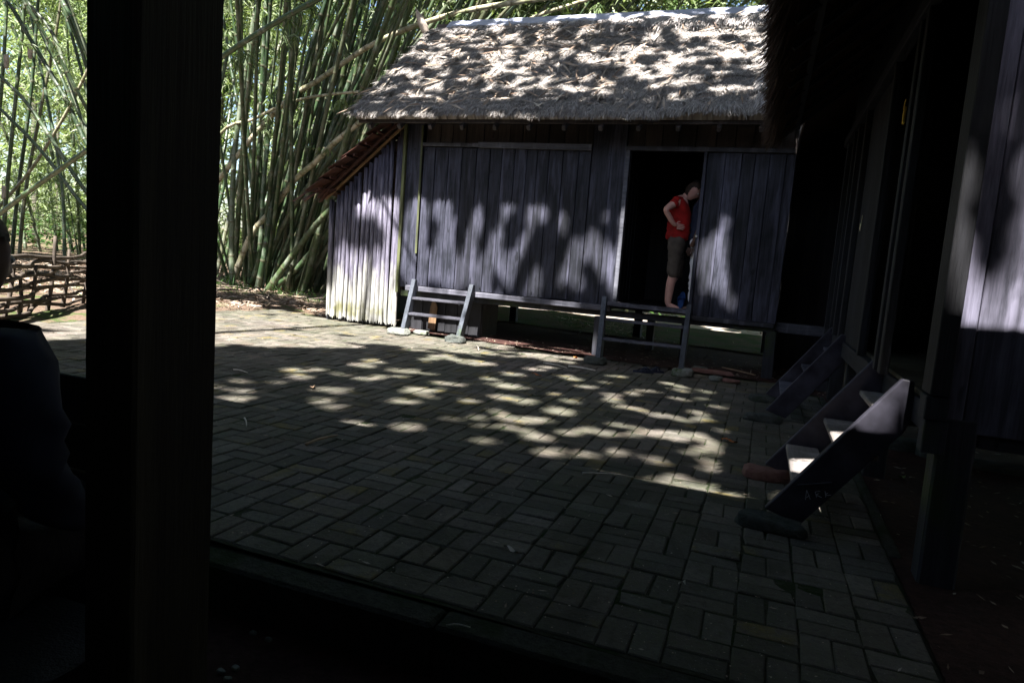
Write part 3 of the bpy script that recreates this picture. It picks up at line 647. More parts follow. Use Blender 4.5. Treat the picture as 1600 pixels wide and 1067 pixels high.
roofslab(7.505, 11.0)  # added slab keeping the sun off the passage between the huts
n = 26000; y = rng.uniform(2.17,7.6,n); t = rng.exponential(.16,n).clip(0,2.4)
P = np.stack([EX+.02+t-rng.uniform(0,.03,n), y, EZ2+SLP*t+rng.uniform(-.02,.17,n)*(t<.08)-.01], 1)
D = unit(np.stack([rng.normal(-.55,.22,n), rng.normal(0,.3,n), rng.normal(-.75,.2,n)],1)); L = rng.uniform(.05,.17,n)*np.where(t<.1,1.1,.8)
V = blades(P, D, L, rng.uniform(.005,.012,n), None, .1)
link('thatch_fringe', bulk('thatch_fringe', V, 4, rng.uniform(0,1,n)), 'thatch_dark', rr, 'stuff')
for k in range(12): y = 2.4+k*.45; bar('rafter', (EX+.08,y,EZ2+.0), (.66,y,EZ2+SLP*.73-.07), .04, .05, 'black_wood', rh2)
bar('eave_batten', (.12,2.3,EZ2+.10), (.12,7.5,EZ2+.10), .04, .04, 'dim_board', rh2)
# scrap hanging where the two eaves meet
p = at(1217,186,8.0); o = prism('eave_scrap', [(p.x-.07,8.0,p.z-.012),(p.x+.03,8.0,p.z-.04),(p.x+.045,8.0,p.z+.01),(p.x+.02,8.0,p.z+.04)], (0,.006,0), 'cap', None, .001)
tag(o, 'small pale blue torn scrap hanging where the two thatched eaves meet', 'scrap')

# ---------------------------------------------------------------- steps of the right hut
def side_steps(yn, yf, label, m, tm, stones, dx=0):
    st = empty('wooden_steps', (.3, (yn+yf)/2, 0), label, 'steps', 'wooden steps up to the huts')
    for y in (yn, yf):
        prism('stringer', [(.115+dx,y,.085),(.285+dx,y,.035),(.672+dx,y,.56),(.70+dx,y,.66),(.685+dx,y,.80),(.635+dx,y,.805)], (0,.045,0), m, st, .005)
    for k, (x, z) in enumerate(((.235,.235),(.42,.425),(.59,.615))):
        box('tread', x+dx-.01, x+.17+dx, yn+.047, yf-.002, z-.03, z, tm, st, (0,0,random.uniform(-.01,.01)), b=.005)
    return st
s_near = side_steps(3.55, 4.42, 'nearest dark wooden steps with chalk letters and sunlit treads, foot of the right hut', 'stair_near', 'tread', 0)
side_steps(6.30, 7.22, 'dim wooden steps beyond the chalk marked ones, against the right hut', 'stair_near', 'stair_step', 0)
for (x, y, s, sd_, m, lb, rz) in ((.16,3.50,(.20,.085,.06),41,'dark_stone','long dark stone under the near foot of the chalk marked steps',-.12), (.13,4.40,(.16,.09,.07),43,'red_stone','reddish stone under the far foot of the chalk marked steps',0),
        (.10,6.22,(.19,.08,.06),45,'dark_stone','long mossy stone under the near foot of the dim second right steps',0), (.10,7.22,(.17,.09,.06),47,'dark_stone','dark stone under the far foot of the dim second right steps',0)):
    rock('foot_stone', (x, y+.02, .0), *s, m, None, sd_, label=lb, cat='stone', group='stones under the steps', rz=rz)
# chalk letters on the near stringer (its face looks towards -Y at y = 3.55)
def chalk(strokes):
    V, F = [], []
    for (a, b) in strokes:
        pa, pb = at(1230+a[0]*.06562, 735+a[1]*.06562, 3.5475), at(1230+b[0]*.06562, 735+b[1]*.06562, 3.5475)
        d = (pb-pa).normalized(); nrm = Vector((-d.z,0,d.x))*.0018; k = len(V); V += [pa-nrm, pb-nrm*.7, pb+nrm*.7, pa+nrm]; F.append((k,k+1,k+2,k+3))
    c = V[0].copy(); V2 = [v-c for v in V]; N = len(V2); V2 += [v+Vector((0,.0015,0)) for v in V2]; F += [tuple(N+i for i in f[::-1]) for f in F]
    return pymesh('chalk', V2, F), c
me, c = chalk([((430,695),(465,465)),((465,465),(550,685)),((430,655),(540,590)), ((665,510),(700,635)),((665,510),(735,490)),((735,490),(790,495)),((680,575),(760,540)),((690,580),(825,640)), ((900,490),(920,635)),((905,560),(975,535)),((905,590),(1045,585))])
link('chalk_letters', me, 'chalk', s_near, None, c)
# small letter board strip above them
pa, pb = at(1246,757.5,3.545), at(1300,753.5,3.545); bar('strip', pa, pb, .005, .006, 'stair_step', s_near, .001)
for (px, py, s, sd_) in ((1420,705,(.22,.10,.09),51),(1455,715,(.12,.10,.08),53),(1545,735,(.16,.08,.06),55),(1585,742,(.12,.08,.06),57)):
    p = grd(px, py); rock('foundation_stone', (p.x, p.y, .0), *s, 'dark_stone', None, sd_, label='rough grey stone half buried in the soil below the right hut', cat='stone', group='half buried stones below the right hut')

# ================================================================ NEAR BUILDING the camera stands in
nb = empty('near_shelter', (-1.0, 0, -.19), 'dark open shelter in the foreground whose thick square post blocks the left side', 'shelter')
box('post', -1.155, -1.03, .90, 1.095, -.2, 3.0, 'near_post', nb, b=.006, jit=.0)
for k in range(6): box('parapet_plank', -5.6, -1.50, 1.52, 1.545, -.16+k*.152, -.16+(k+1)*.152-.003, 'black_wood', nb)
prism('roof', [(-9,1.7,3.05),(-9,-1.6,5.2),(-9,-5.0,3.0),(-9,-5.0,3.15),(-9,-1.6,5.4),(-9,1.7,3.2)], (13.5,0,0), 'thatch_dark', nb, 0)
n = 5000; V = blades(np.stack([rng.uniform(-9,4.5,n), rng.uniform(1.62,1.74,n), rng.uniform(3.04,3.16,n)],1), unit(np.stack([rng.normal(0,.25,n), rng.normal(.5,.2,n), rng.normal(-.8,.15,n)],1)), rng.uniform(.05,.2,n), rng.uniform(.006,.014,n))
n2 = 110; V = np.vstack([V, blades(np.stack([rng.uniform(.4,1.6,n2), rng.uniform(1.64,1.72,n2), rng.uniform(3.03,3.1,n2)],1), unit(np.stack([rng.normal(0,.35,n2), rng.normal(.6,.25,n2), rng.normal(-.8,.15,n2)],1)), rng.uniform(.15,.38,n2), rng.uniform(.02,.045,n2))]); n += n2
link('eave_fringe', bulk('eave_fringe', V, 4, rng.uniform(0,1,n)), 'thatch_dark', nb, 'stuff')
for k in range(40): box('wall_plank', -8.6+k*.32, -8.6+(k+1)*.32-.004, -4.4,-4.37, -.2, 3.6, 'wall_dark', nb)  # unseen back and side walls, added to keep the shelter dark
for s in (-8.7, 4.3):
    for k in range(18): box('wall_plank', s, s+.03, -4.36+k*.32, -4.36+(k+1)*.32-.004, -.2, 3.2, 'wall_dark', nb)
box('beam', -8.6,4.3, 1.15,1.27, 2.85,3.0, 'black_wood', nb)
for x in (-6.5, 3.9): box('post', x, x+.14, 1.1, 1.24, -.2, 2.85, 'near_post', nb)


# ================================================================ BAMBOO
def culm_proto(a0, a1, L, r, seed):
    random.seed(seed); P = []; x = z = 0.0; n = 12
    for i in range(n+1):
        P.append((x, .12*math.sin(i*.5+seed)*i/n, z)); a = a0+(a1-a0)*(i/n)**1.3; x += math.sin(a)*L/n; z += math.cos(a)*L/n
    V, F, A = tube(P, lambda u: r*(1-.6*u), 8, .38)
    me = pymesh('bamboo_culm', V, F, True); me.attributes.new('node', 'FLOAT', 'POINT').data.foreach_set('value', np.array(A, dtype=np.float32)); me.materials.append(M['culm']); return me
CP = [culm_proto(math.radians(a0), math.radians(a1), L, r, k) for k, (a0, a1, L, r) in enumerate(((0,12,13,.065),(2,25,14,.06),(0,40,13,.055),(3,18,12,.07),(0,30,13,.05),(4,55,13,.05),(0,8,12,.06),(2,35,14,.065)))]
random.seed(21)
GB = 'bamboo culms standing in the grove'
def culm(x, y, head, tilt, proto=None, sc=1.0, label='green bamboo culm among many in the dense grove behind the left end of the hut'):
    o = bpy.data.objects.new('bamboo_culm', random.choice(CP+CP[2:3]+CP[5:6]+CP[7:8]) if proto is None else CP[proto]); COL.objects.link(o)
    o.location = (x, y, gh(x, y)-.05); o.rotation_mode = 'XYZ'
    o.rotation_euler = (Matrix.Rotation(head, 4, 'Z') @ Matrix.Rotation(tilt, 4, 'Y') @ Matrix.Rotation(random.uniform(-.4,.4), 4, 'Z')).to_euler(); o.scale = (sc, sc, 1)
    return tag(o, label, 'bamboo', GB)
def clump(cx, cy, rx, ry, n, bias, tmax, label, hx=None):
    for k in range(n):
        q = random.uniform(0, 2*math.pi); r = math.sqrt(random.random()); x = cx+rx*r*math.cos(q); y = cy+ry*r*math.sin(q)
        h = math.atan2(math.sin(q)*r*.6+random.gauss(0,.25), math.cos(q)*r+bias+random.gauss(0,.25)); culm(x, y, h, tmax*(.15+.85*r)*random.uniform(.5,1.1), None, random.uniform(.5,1.1), label)
clump(-10.2, 13.4, 2.0, 1.2, 130, .85, .60, 'green bamboo culm among many in the dense grove behind the left end of the hut')
clump(-9.2, 15.6, 2.8, 1.4, 150, 1.9, .66, 'bamboo culm of the thinner lit stand seen between the grove and the thatch')
clump(-14.6, 14.2, 2.2, 1.2, 22, -.3, .30, 'slender bamboo culm seen left of the foreground post')
clump(-21, 17.5, 3.5, 2.0, 22, 0, .25, 'slender bamboo culm seen left of the foreground post')
clump(-2.0, 18.5, 3.5, 1.2, 24, .4, .45, 'bamboo culm behind the hut, rising over the ridge')
def xculm(path, r, label, m='culm', grp=None, nodes=.36, pts=None):
    P = [at(*q) if len(q) == 3 and q[2] > 3 else Vector(q[:3]) for q in path]
    if pts == 'ground': 
        p0 = P[0]; P = [Vector((p0.x+(p0.x-P[1].x)*.15, p0.y+.1, gh(p0.x, p0.y)-.05))] + P
    o = tubeobj('bamboo_culm', P, (lambda u: r*(1-.35*u)), m, None, 10, nodes); return tag(o, label, 'bamboo', grp)
xculm([(-330,545,9.8),(-60,375,9.2),(65,285,8.7),(353,85,8.0),(510,-8,7.7),(720,-120,7.4),(900,-190,7.2)], .052, 'smooth grey green culm crossing in front of the grove, rising right past the foreground post', pts='ground')
xculm([(262,455,12.6),(300,345,12.3),(378,235,12.0),(449,157,11.8),(497,126,11.6),(568,78,11.4),(618,53,11.2),(669,34,11.1),(740,15,11.0),(850,-2,10.9),(1000,-22,10.8)], .062, 'long pale culm arching from the grove over the left end of the ridge', 'culm_pale', pts='ground')
xculm([(352,458,12.2),(366,431,12.1),(392,368,12.0),(427,326,11.9),(461,281,11.7),(497,250,11.5),(517,228,11.4),(570,186,11.2),(650,132,11.1)], .07, 'thick pale mottled culm leaning steeply right towards the eave corner', 'culm_pale', pts='ground')
xculm([(404,468,12.0),(413,460,12.0),(453,405,11.9),(487,360,11.7),(518,326,11.5),(600,250,11.4)], .075, 'thick green culm leaning right behind the bleached pole wall, upper of three', pts='ground')
xculm([(412,466,12.4),(425,452,12.3),(466,418,12.2),(518,355,12.0),(600,270,11.8)], .07, 'thick green culm leaning right behind the bleached pole wall, middle of three', pts='ground')
xculm([(432,464,12.7),(450,450,12.6),(480,415,12.5),(540,340,12.3),(600,280,12.2)], .06, 'green culm leaning right behind the bleached pole wall, lowest of three', pts='ground')
xculm([(363,450,12.0),(362,355,12.0),(366,250,12.0),(378,150,12.0),(402,0,12.0),(430,-120,12)], .065, 'upright mottled green culm just right of the foreground post', pts='ground')
xculm([(387,456,12.1),(405,397,12.0),(413,276,12.0),(430,150,12.0),(470,0,12),(520,-130,12)], .055, 'dark green culm rising from the grove foot and bending slightly right', pts='ground')
xculm([(396,468,11.9),(399,462,11.9),(413,397,11.8),(427,302,11.8),(437,250,11.7),(470,130,11.7),(510,0,11.7),(560,-120,11.7)], .062, 'thick green culm at the front of the grove foot, flared at its base', pts='ground')
xculm([(400,452,12.2),(432,376,12.2),(453,334,12.1),(479,295,12),(503,266,12),(560,190,12),(620,110,11.9),(690,20,11.9),(760,-70,11.9)], .06, 'green culm leaning diagonally right up to the roof corner', pts='ground')
xculm([(250,450,12.8),(330,230,12.2),(400,185,11.8),(461,158,11.5),(525,147,11.3),(578,143,11.2)], .04, 'reddish brown dead culm lying nearly level towards the thatch', 'culm_pale', pts='ground')
xculm([(500,468,13.5),(560,330,13.2),(700,110,12.6),(820,35,12.2),(890,9,12.0),(1000,-25,11.9)], .05, 'pale sunlit culm slanting up behind the middle of the ridge', 'culm_pale', pts='ground')
LG = 'culms leaning left out of the grove'; LL = 'green culm leaning left, seen left of the foreground post'
for path, r in (([(245,455,12.6),(190,385,12.3),(126,316,12),(66,238,11.8),(0,170,11.6),(-80,90,11.4)], .055), ([(235,450,12.8),(190,370,12.6),(126,288,12.4),(50,172,12),(0,119,11.8),(-90,30,11.6)], .06),
        ([(240,448,13),(180,310,12.8),(129,212,12.6),(101,152,12.4),(50,66,12.2),(10,0,12),(-60,-90,11.8)], .065), ([(252,450,12.5),(190,330,12.4),(129,192,12.2),(86,61,12),(40,0,11.8),(-20,-80,11.6)], .06),
        ([(262,450,12.9),(200,250,12.8),(129,66,12.6),(96,0,12.4),(60,-70,12.3)], .07), ([(256,450,13.2),(200,290,13),(140,120,12.9),(110,20,12.8),(70,-80,12.6)], .06), ([(250,450,12.4),(180,290,12.3),(110,150,12.2),(60,40,12.1),(20,-60,12)], .05)):
    xculm(path, r, LL, 'culm', LG, pts='ground')
xculm([(101,402,13.5),(96,283,13.5),(61,91,13.5),(40,-20,13.5)], .045, 'thin dark straight culm above the stick fence', pts='ground')
xculm([(-60,400,13),(0,322,12.9),(50,263,12.7),(106,172,12.4),(160,60,12.2)], .05, 'pale culm leaning right, crossing the left leaning culms above the stick fence', 'culm_pale', pts='ground')
RG = 'upright culms at the left edge'
for q in ([(5,410,12.5),(8,330,12.5),(22,180,12.5),(34,60,12.5),(44,-60,12.5)], [(18,410,13.2),(28,300,13.2),(48,150,13.2),(60,0,13.2)], [(-20,415,12.2),(-8,250,12.2),(4,120,12.2),(12,-20,12.2)], [(30,405,14.2),(40,300,14.2),(64,170,14.2),(86,60,14.2),(100,-30,14.2)]):
    xculm(q, .055, 'upright green culm at the very left edge above the fence', 'culm', RG, pts='ground')
for (px, py, Y) in ((10,95,12.0),(47,80,12.1),(6,300,12.2),(660,30,12.5)):
    p = at(px, py, Y); rock('dry_sheath', p, .07,.05,.19, 'finial', None, int(px), 1.0, label='brown dry culm sheath hanging in the bamboo', cat='sheath', group='dry sheaths hanging in the bamboo')

# foliage masses: blades hung on twig clusters
def foliage(name, n, X, Y, Z, L, W, m, seed, thr=.45, cs=.5, per=14, droop=-.55):
    g = np.random.default_rng(seed); k = n//per*3
    c = np.stack([g.uniform(*X, k), g.uniform(*Y, k), g.uniform(*Z, k)], 1)
    d = .5*vnoise(c[:,0]*cs+c[:,1]*.3, c[:,2]*cs+c[:,1]*.2, seed)+.5*vnoise(c[:,0]*cs*3, c[:,2]*cs*3+c[:,1], seed+5); c = c[d > thr][:n//per]
    P = np.repeat(c, per, 0); P = P + g.normal(0, .22, P.shape)*np.array([1,1,.7]); N = len(P)
    D = unit(g.normal(0, 1, (N,3))*np.array([1,1,.45]) + np.array([0,0,droop])); V = blades(P, D, g.uniform(*L, N), g.uniform(*W, N), g.normal(size=(N,3)))
    me = bulk(name, V, 4, np.repeat(g.uniform(0,1,len(c)), per)*.6+g.uniform(0,.4,N)); o = link(name, me, m, None, 'stuff'); return o
tag(foliage('bamboo_foliage', 46000, (-26,-6), (14.5,20), (1.2,11), (.18,.38), (.03,.06), 'leaf_far', 3, .44), 'green leaf mass hanging between and behind the bamboo culms', 'foliage')
tag(foliage('bamboo_foliage', 40000, (-9,4.5), (13.2,19), (5.0,9.8), (.16,.34), (.025,.05), 'leaf_far', 8, .42), 'bright green leaves over the ridge of the hut', 'foliage')
tag(foliage('forest_foliage', 42000, (-60,14), (24,42), (.8,17), (.4,.9), (.14,.32), 'leaf_far', 12, .46, .3, 12, -.2), 'far forest leaves behind the grove, coloured pale as if sunlit', 'foliage')
tag(foliage('bamboo_foliage', 26000, (-26,7), (14,21), (9.5,17), (.35,.7), (.09,.17), 'leaf', 19, .40), 'unseen leafy bamboo tops over the grove and the hut, added to block sky light', 'foliage')  # out of view, put in to screen off the high sky
tag(foliage('forest_foliage', 16000, (-34,-18), (-14,9), (.5,15), (.5,.9), (.25,.4), 'leaf_dark', 22, .33), 'unseen dense dark leaf wall added left of the courtyard to block sky light', 'foliage')  # out-of-view leaves put in to cut sky light from the left
tag(foliage('forest_foliage', 12000, (8.5,15), (-14,16), (.5,15), (.5,.9), (.25,.4), 'leaf_dark', 23, .33), 'unseen dense dark leaf wall added beyond the right hut to block sky light', 'foliage')  # same on the right: unseen leaves added against sky light
tag(foliage('undergrowth', 9000, (-30,6), (16.5,24), (.15,1.5), (.2,.4), (.04,.09), 'grass', 15, .45, .5, 12, .3), 'low green undergrowth at the foot of the forest', 'undergrowth')
def sprays(name, pts, m='leaf', label='', n=26):
    P, D = [], []
    for (p, d) in pts:
        for k in range(n):
            t = random.random(); P.append(tuple(p + d*t + Vector((random.gauss(0,.02),)*3))); D.append((d.x*.6+random.gauss(0,.5), d.y+random.gauss(0,.4), d.z*.6-random.uniform(.1,.9)))
    P = np.array(P); D = unit(np.array(D)); N = len(P); V = blades(P, D, rng.uniform(.10,.22,N), rng.uniform(.018,.03,N))
    return tag(link(name, bulk(name, V, 4, rng.uniform(.4,1,N)), m, None, 'stuff'), label, 'foliage')
sprays('leaf_spray', [(at(*q), Vector((random.uniform(-.3,.4), random.uniform(-.2,.2), random.uniform(-.4,.1)))) for q in ((362,60,8.3),(375,80,8.3),(392,78,8.2),(490,25,8),(470,8,8),(440,35,9),(525,60,11),(540,150,11.2),(525,160,11.3),(610,10,11),(560,5,11),(500,15,8),(80,60,9.5),(45,30,10),(95,150,11),(20,60,11),(60,270,11),(700,12,10.8),(720,20,10.8),(860,8,11),(1090,15,11),(1180,8,11),(940,12,11.5),(1030,10,11.5))], label='bright leaf sprays hanging off the nearer culms', n=30)
sprays('leaf_spray', [(Vector((random.uniform(-13,-5.6), random.uniform(11.2,13.5), random.uniform(2.8,8))), Vector((random.uniform(-.5,.6), random.uniform(-.2,.2), random.uniform(-.5,.1)))) for _ in range(150)], label='drooping leaf sprays among the dense culms', n=22)
# far trees: thin trunks left of the post and behind
random.seed(5)
def tree(x, y, h, r, label, group):
    t = empty('forest_tree', (x, y, gh(x,y)-.1), label, 'tree', group)
    dx = random.uniform(-.6,.6); tubeobj('trunk', [(x,y,gh(x,y)-.1),(x+dx*.3,y,h*.35),(x+dx*.7,y+.2,h*.7),(x+dx,y,h)], lambda u: r*(1-.6*u), 'barkm', t, 8, 0, .08)
    for k in range(3):
        z0 = h*random.uniform(.45,.75); q = random.uniform(0,6.28); tubeobj('limb', [(x+dx*.5,y,z0),(x+dx*.5+math.cos(q)*.7,y+math.sin(q)*.7,z0+.8),(x+dx*.5+math.cos(q)*1.5,y+math.sin(q)*1.5,z0+2)], lambda u: r*.45*(1-.7*u), 'barkm', t, 6, 0, .05)
    g = np.random.default_rng(int(abs(x)*100)); n = 700; c = g.normal(0, 1, (60,3))*np.array([1.3,1.3,1.1])+np.array([x+dx, y, h]); P = np.repeat(c, 12, 0)+g.normal(0,.3,(720,3))
    V = blades(P, unit(g.normal(size=(720,3))), g.uniform(.25,.5,720), g.uniform(.08,.16,720)); link('crown', bulk('crown', V, 4, g.uniform(0,1,720)), 'leaf', t, 'stuff')
for k in range(17): tree(random.uniform(-40,-17), random.uniform(19,29), random.uniform(7,12), random.uniform(.07,.16), 'thin far forest tree seen over the stick fence', 'thin trees over the stick fence')
for k in range(8): tree(random.uniform(-14,3), random.uniform(22,30), random.uniform(7,12), random.uniform(.07,.14), 'thin far forest tree behind the bamboo and the hut', 'thin trees behind the hut')

# ---------------------------------------------------------------- unseen canopy over the yard: leaves laid out so its gaps make the sun patches
gaps = []
def g_px(x, y, rx, k=1.0):
    p = grd(x, y, 0.0); dep = (p-Vector((0,0,H))).dot(_f); r = rx*dep/FPX*k; gaps.append((p.x, p.y, max(.05, r), max(.06, r*.92)))
A1 = '365,300,50 480,298,25 585,320,30 680,340,45 675,280,65 720,262,50 850,305,60 855,330,25 757,330,20 800,297,25 910,392,75 980,385,30 855,440,55 610,540,70 670,553,30 870,550,65 1190,605,75 1485,665,55 1310,372,80 1090,368,35 1010,358,40 1170,270,80 1100,265,50 1290,420,70 1370,440,70 1270,490,45 1340,515,90 1450,520,50 1530,480,70 1440,600,60 1570,580,50 1300,555,40 1380,570,40 1060,515,30 1175,510,35 1200,545,30 545,385,75 110,425,70 150,390,50 145,350,35 300,355,30 400,330,60 30,375,30 545,465,30 500,435,30 1510,410,20 1580,440,40 1130,435,40 950,415,40 1020,245,70 960,255,40 1420,300,50 1330,320,50 1480,290,40 1560,330,40 1230,340,40 960,320,35'
for q in A1.split():
    a, b, c = map(float, q.split(',')); g_px(330+a*.35625, 470+b*.35625, c*.35625, .86)
A2 = '30,240,30 115,283,40 130,140,40 180,135,50 240,187,65 440,115,60 350,155,40 390,235,60 540,230,40 670,215,50 590,213,30 390,268,50 450,285,30 470,315,60 570,335,55 690,370,60 790,380,50 870,405,70 840,265,60 780,165,60 850,185,50 860,210,30 990,265,35 1020,215,50 1090,318,50 950,355,50 1000,395,30 60,350,90 450,435,65 250,465,70 100,485,60 340,495,40 500,500,60 650,495,90 740,480,70 820,515,90 930,495,90 1115,470,50 1050,550,90 1020,590,60 930,615,60 1065,680,70 1070,735,40 450,615,60 240,630,60 300,650,40 40,620,45 680,670,30 340,770,40 430,785,60 770,800,50 850,820,30 960,860,60 1000,840,40 1140,870,50 1210,905,60 560,460,40 1250,930,40 1270,610,20 1130,620,30 820,780,40 100,720,30 590,820,20'
for q in A2.split():
    a, b, c = map(float, q.split(',')); g_px(860+a*.2375, 560+b*.2375, c*.2375, .82)
def g_wall(px, py, rx, ry):
    p = at(px, py, YW); dep = (p-Vector((0,0,H))).dot(_f); gaps.append((p.x, YW+p.z/TAN, rx*dep/FPX, ry*dep/FPX/TAN))
for q in ((572,322,18,20),(600,330,12,24),(615,320,10,20),(560,420,30,32),(535,440,16,60),(590,430,28,40),(612,400,14,60),(560,470,40,34),(600,470,30,30),(640,380,10,75),(656,350,14,50),(652,420,22,40),(690,325,14,22),(693,400,20,50),(700,350,8,40),(712,430,16,26),(735,390,9,40),(745,345,10,26),(740,430,14,24),(760,420,10,30),(790,330,10,14),(800,323,6,9),(832,335,8,16),(851,332,8,12),(775,385,10,30),(795,420,14,26),(812,390,7,20),(838,440,10,20),(826,370,6,12),(880,350,6,20),(900,395,12,26),(925,385,12,24),(945,340,5,10),(943,405,12,30),(960,440,8,25),(905,440,10,12),(880,430,8,14),(825,458,16,6),(760,462,30,5),(1097,405,9,22),(1100,450,8,18),(1122,398,16,34),(1132,352,6,14),(1128,440,10,20),(1115,365,6,10),(1145,470,14,8),(640,500,20,18),(610,500,20,12),(660,465,26,8),(975,350,5,20),(968,400,5,30)): g_wall(*q)
for q in ((.86,4.14,.17,.26),(1.0,4.28,.26,.32),(.84,4.36,.12,.16),(1.4,4.3,.3,.25),(.80,4.38,.08,.10),(.33,4.08,.13,.20),(.51,4.15,.12,.20),(.67,4.24,.10,.12),(.36,4.42,.10,.12),(.50,4.6,.07,.08)): gaps.append(q)
G = np.array(gaps)
def lit_noise(u, v, f, sc, seed):
    """true where the canopy is open; f = open share"""
    return fbm(u*sc, v*sc, seed) > np.interp(f, [0,.1,.25,.4,.5,.6,.75,.9,1], [1,.68,.60,.54,.5,.46,.40,.31,0])
def is_open(u, v):
    o = np.zeros(len(u), bool)
    for (gx, gy, ru, rv) in G:
        o |= ((u-gx)/(ru+.05))**2 + ((v-gy)/(rv+.05))**2 < 1
    vb = np.where(u < -4.2, np.maximum(4.6, 7.0+1.15*(u+4.2)), 7.1+.35*(u+4.2)); back = (v > vb) & (v < 9.35) & (u < -2.0)
    k = np.clip((v-vb)/.6, .5, 1)*np.clip((-u-2.0)/1.6, .3, 1)
    o |= back & (fbm(u*2.4, v*5.2, 31) > .58-.36*k)
    o |= (v > 10.66) & (v < 14.5) & (u > -6.2) & lit_noise(u*.8+v*.5, v-u*.35, .60, 7.5, 41)
    o |= (u < -6.9) & (v < 13) & lit_noise(u, v, .45, 2.0, 51)
    o |= (u < -6.2) & (v >= 11) & lit_noise(u, v, .33, 2.4, 61) & (v < 14.2)
    o |= (u < -6.2) & (v >= 14.2) & lit_noise(u, v, .75, 2.2, 71)
    o &= ~((u > .68) & (fbm(u*6.5, v*6.5, 33) < .30))
    o |= (v > 14.5) & (u > -6.2) & (lit_noise(u, v, .45, 1.2, 81) | ((v > 14.5) & (v < 17.9) & (u > -7.5) & (u < -2.2)))
    return o
def canopy(n, U, Vr, L, W, seed):
    g = np.random.default_rng(seed); u = g.uniform(*U, n); v = g.uniform(*Vr, n); k = ~is_open(u, v); u, v = u[k], v[k]; n = len(u)
    z = 10.3 + 1.8*fbm(u*.35, v*.35, 80) + g.uniform(-.35,.35,n); P = np.stack([u, v-z/TAN, z], 1)
    sun = np.array([0, -math.cos(EL), math.sin(EL)]); N = unit(sun[None]+g.normal(0,.35,(n,3))); D = g.normal(size=(n,3)); D = unit(D - N*(D*N).sum(1)[:,None]); Ln = g.uniform(*L, n)
    P = P - D*Ln[:,None]*.5; return blades(P, D, Ln, g.uniform(*W, n), N, .03)
Vc = np.vstack([canopy(62000, (-7.2,1.6), (3.7,14.6), (.17,.30), (.07,.12), 91), canopy(15000, (-7.4,1.6), (9.2,11), (.14,.22), (.05,.09), 92), canopy(26000, (-14,-7.0), (3.7,18.5), (.3,.5), (.13,.22), 93), canopy(9000, (-24,-14), (3.7,18.5), (.5,.9), (.25,.4), 94), canopy(7000, (1.5,12), (3.7,22), (.5,.9), (.25,.4), 95), canopy(9000, (-14,1.5), (14.5,23), (.4,.8), (.2,.4), 96)])  # last layer added to cut sky light from over the hut
cz = empty('unseen_canopy_tree', (-9, -6.5, -.19), 'unseen tall tree behind the shelter, its leaf gaps placed to cast the sun patches', 'tree')
link('crown', bulk('crown', Vc, 4, rng.uniform(0,1,len(Vc)//4)), 'leaf_dark', cz, 'stuff')
tubeobj('trunk', [(-9,-6.5,-.3),(-8.9,-6.4,2.5),(-8.4,-6.1,5),(-7.9,-5.6,8.6),(-7.0,-4.6,10.5)], lambda u: .42*(1-.6*u), 'barkm', cz, 12, 0, .06)
for b in (((-8.4,-6.1,5),(-5.5,-5,7.5),(-1.5,-3,10.6)), ((-8.0,-5.8,6.5),(-10.5,-3.5,8),(-13,-1,10.6)), ((-7.6,-5.4,7.5),(-6.5,-2,8.8),(-5.5,2,11)), ((-8.2,-6,5.8),(-12,-7,7.5),(-17,-5,10.6))): tubeobj('limb', b, lambda u: .16*(1-.7*u), 'barkm', cz, 8, 0, .05)

# ================================================================ GROUND LITTER
def on_ground(n, X, Y, L, W, seed, name, m, label, cat, flat=.12, dens=None):
    g = np.random.default_rng(seed); x = g.uniform(*X, n); y = g.uniform(*Y, n)
    if dens is not None: k = dens(x, y, g); x, y = x[k], y[k]; n = len(x)
    z = np.array([gh(a, b) for a, b in zip(x, y)])+.035+g.uniform(0,.02,n); D = unit(np.stack([g.normal(size=n), g.normal(size=n), g.normal(0,flat,n)],1)); N = np.stack([g.normal(0,.3,n), g.normal(0,.3,n), np.ones(n)],1)
    V = blades(np.stack([x,y,z],1), D, g.uniform(*L,n), g.uniform(*W,n), N, .02); return tag(link(name, bulk(name, V, 4, g.uniform(0,1,n)), m, None, 'stuff'), label, cat)
on_ground(26000, (-18,-6.4), (7.0,17), (.06,.24), (.012,.035), 1, 'leaf_litter', 'litter', 'dry brown bamboo leaves covering the soil round the grove', 'leaf litter', .12, lambda x, y, g: (x < -7.7+.25*np.sin(y*3)) | (y > 9.45+.12*np.sin(x*5)))
on_ground(5200, (-7,6), (13,22), (.08,.25), (.02,.05), 2, 'leaf_litter', 'litter', 'dry leaves on the ground behind the hut', 'leaf litter')
on_ground(2600, (-5,.5), (8.75,13), (.02,.10), (.006,.018), 3, 'soil_litter', 'litter', 'small dry scraps on the red soil under the long hut', 'litter', .1, lambda x, y, g: g.random(len(x)) < np.clip(1.2-(y-8.7)*.5, .15, 1))
on_ground(5200, (-7,1.4), (11.7,14.9), (.03,.09), (.004,.010), 13, 'grass', 'grass', 'patchy low grass on the mossy ground behind the long hut', 'grass', 1.2, lambda x, y, g: fbm(x*2, y*2, 14) > .48)
on_ground(1500, (-7,1.4), (11.5,15), (.04,.2), (.01,.03), 17, 'leaf_litter', 'litter', 'dry leaves on the mossy ground behind the long hut', 'leaf litter')
on_ground(1300, (.67,4), (2.1,8.5), (.02,.07), (.006,.02), 4, 'soil_litter', 'litter', 'small dry scraps on the soil below the right hut', 'litter')
on_ground(3200, (-13,-6.5), (10.5,12.2), (.12,.4), (.008,.02), 6, 'grass', 'grass', 'sparse grass and fallen stems at the foot of the grove', 'grass', .9, lambda x, y, g: fbm(x*1.5, y*1.5, 4) > .52)
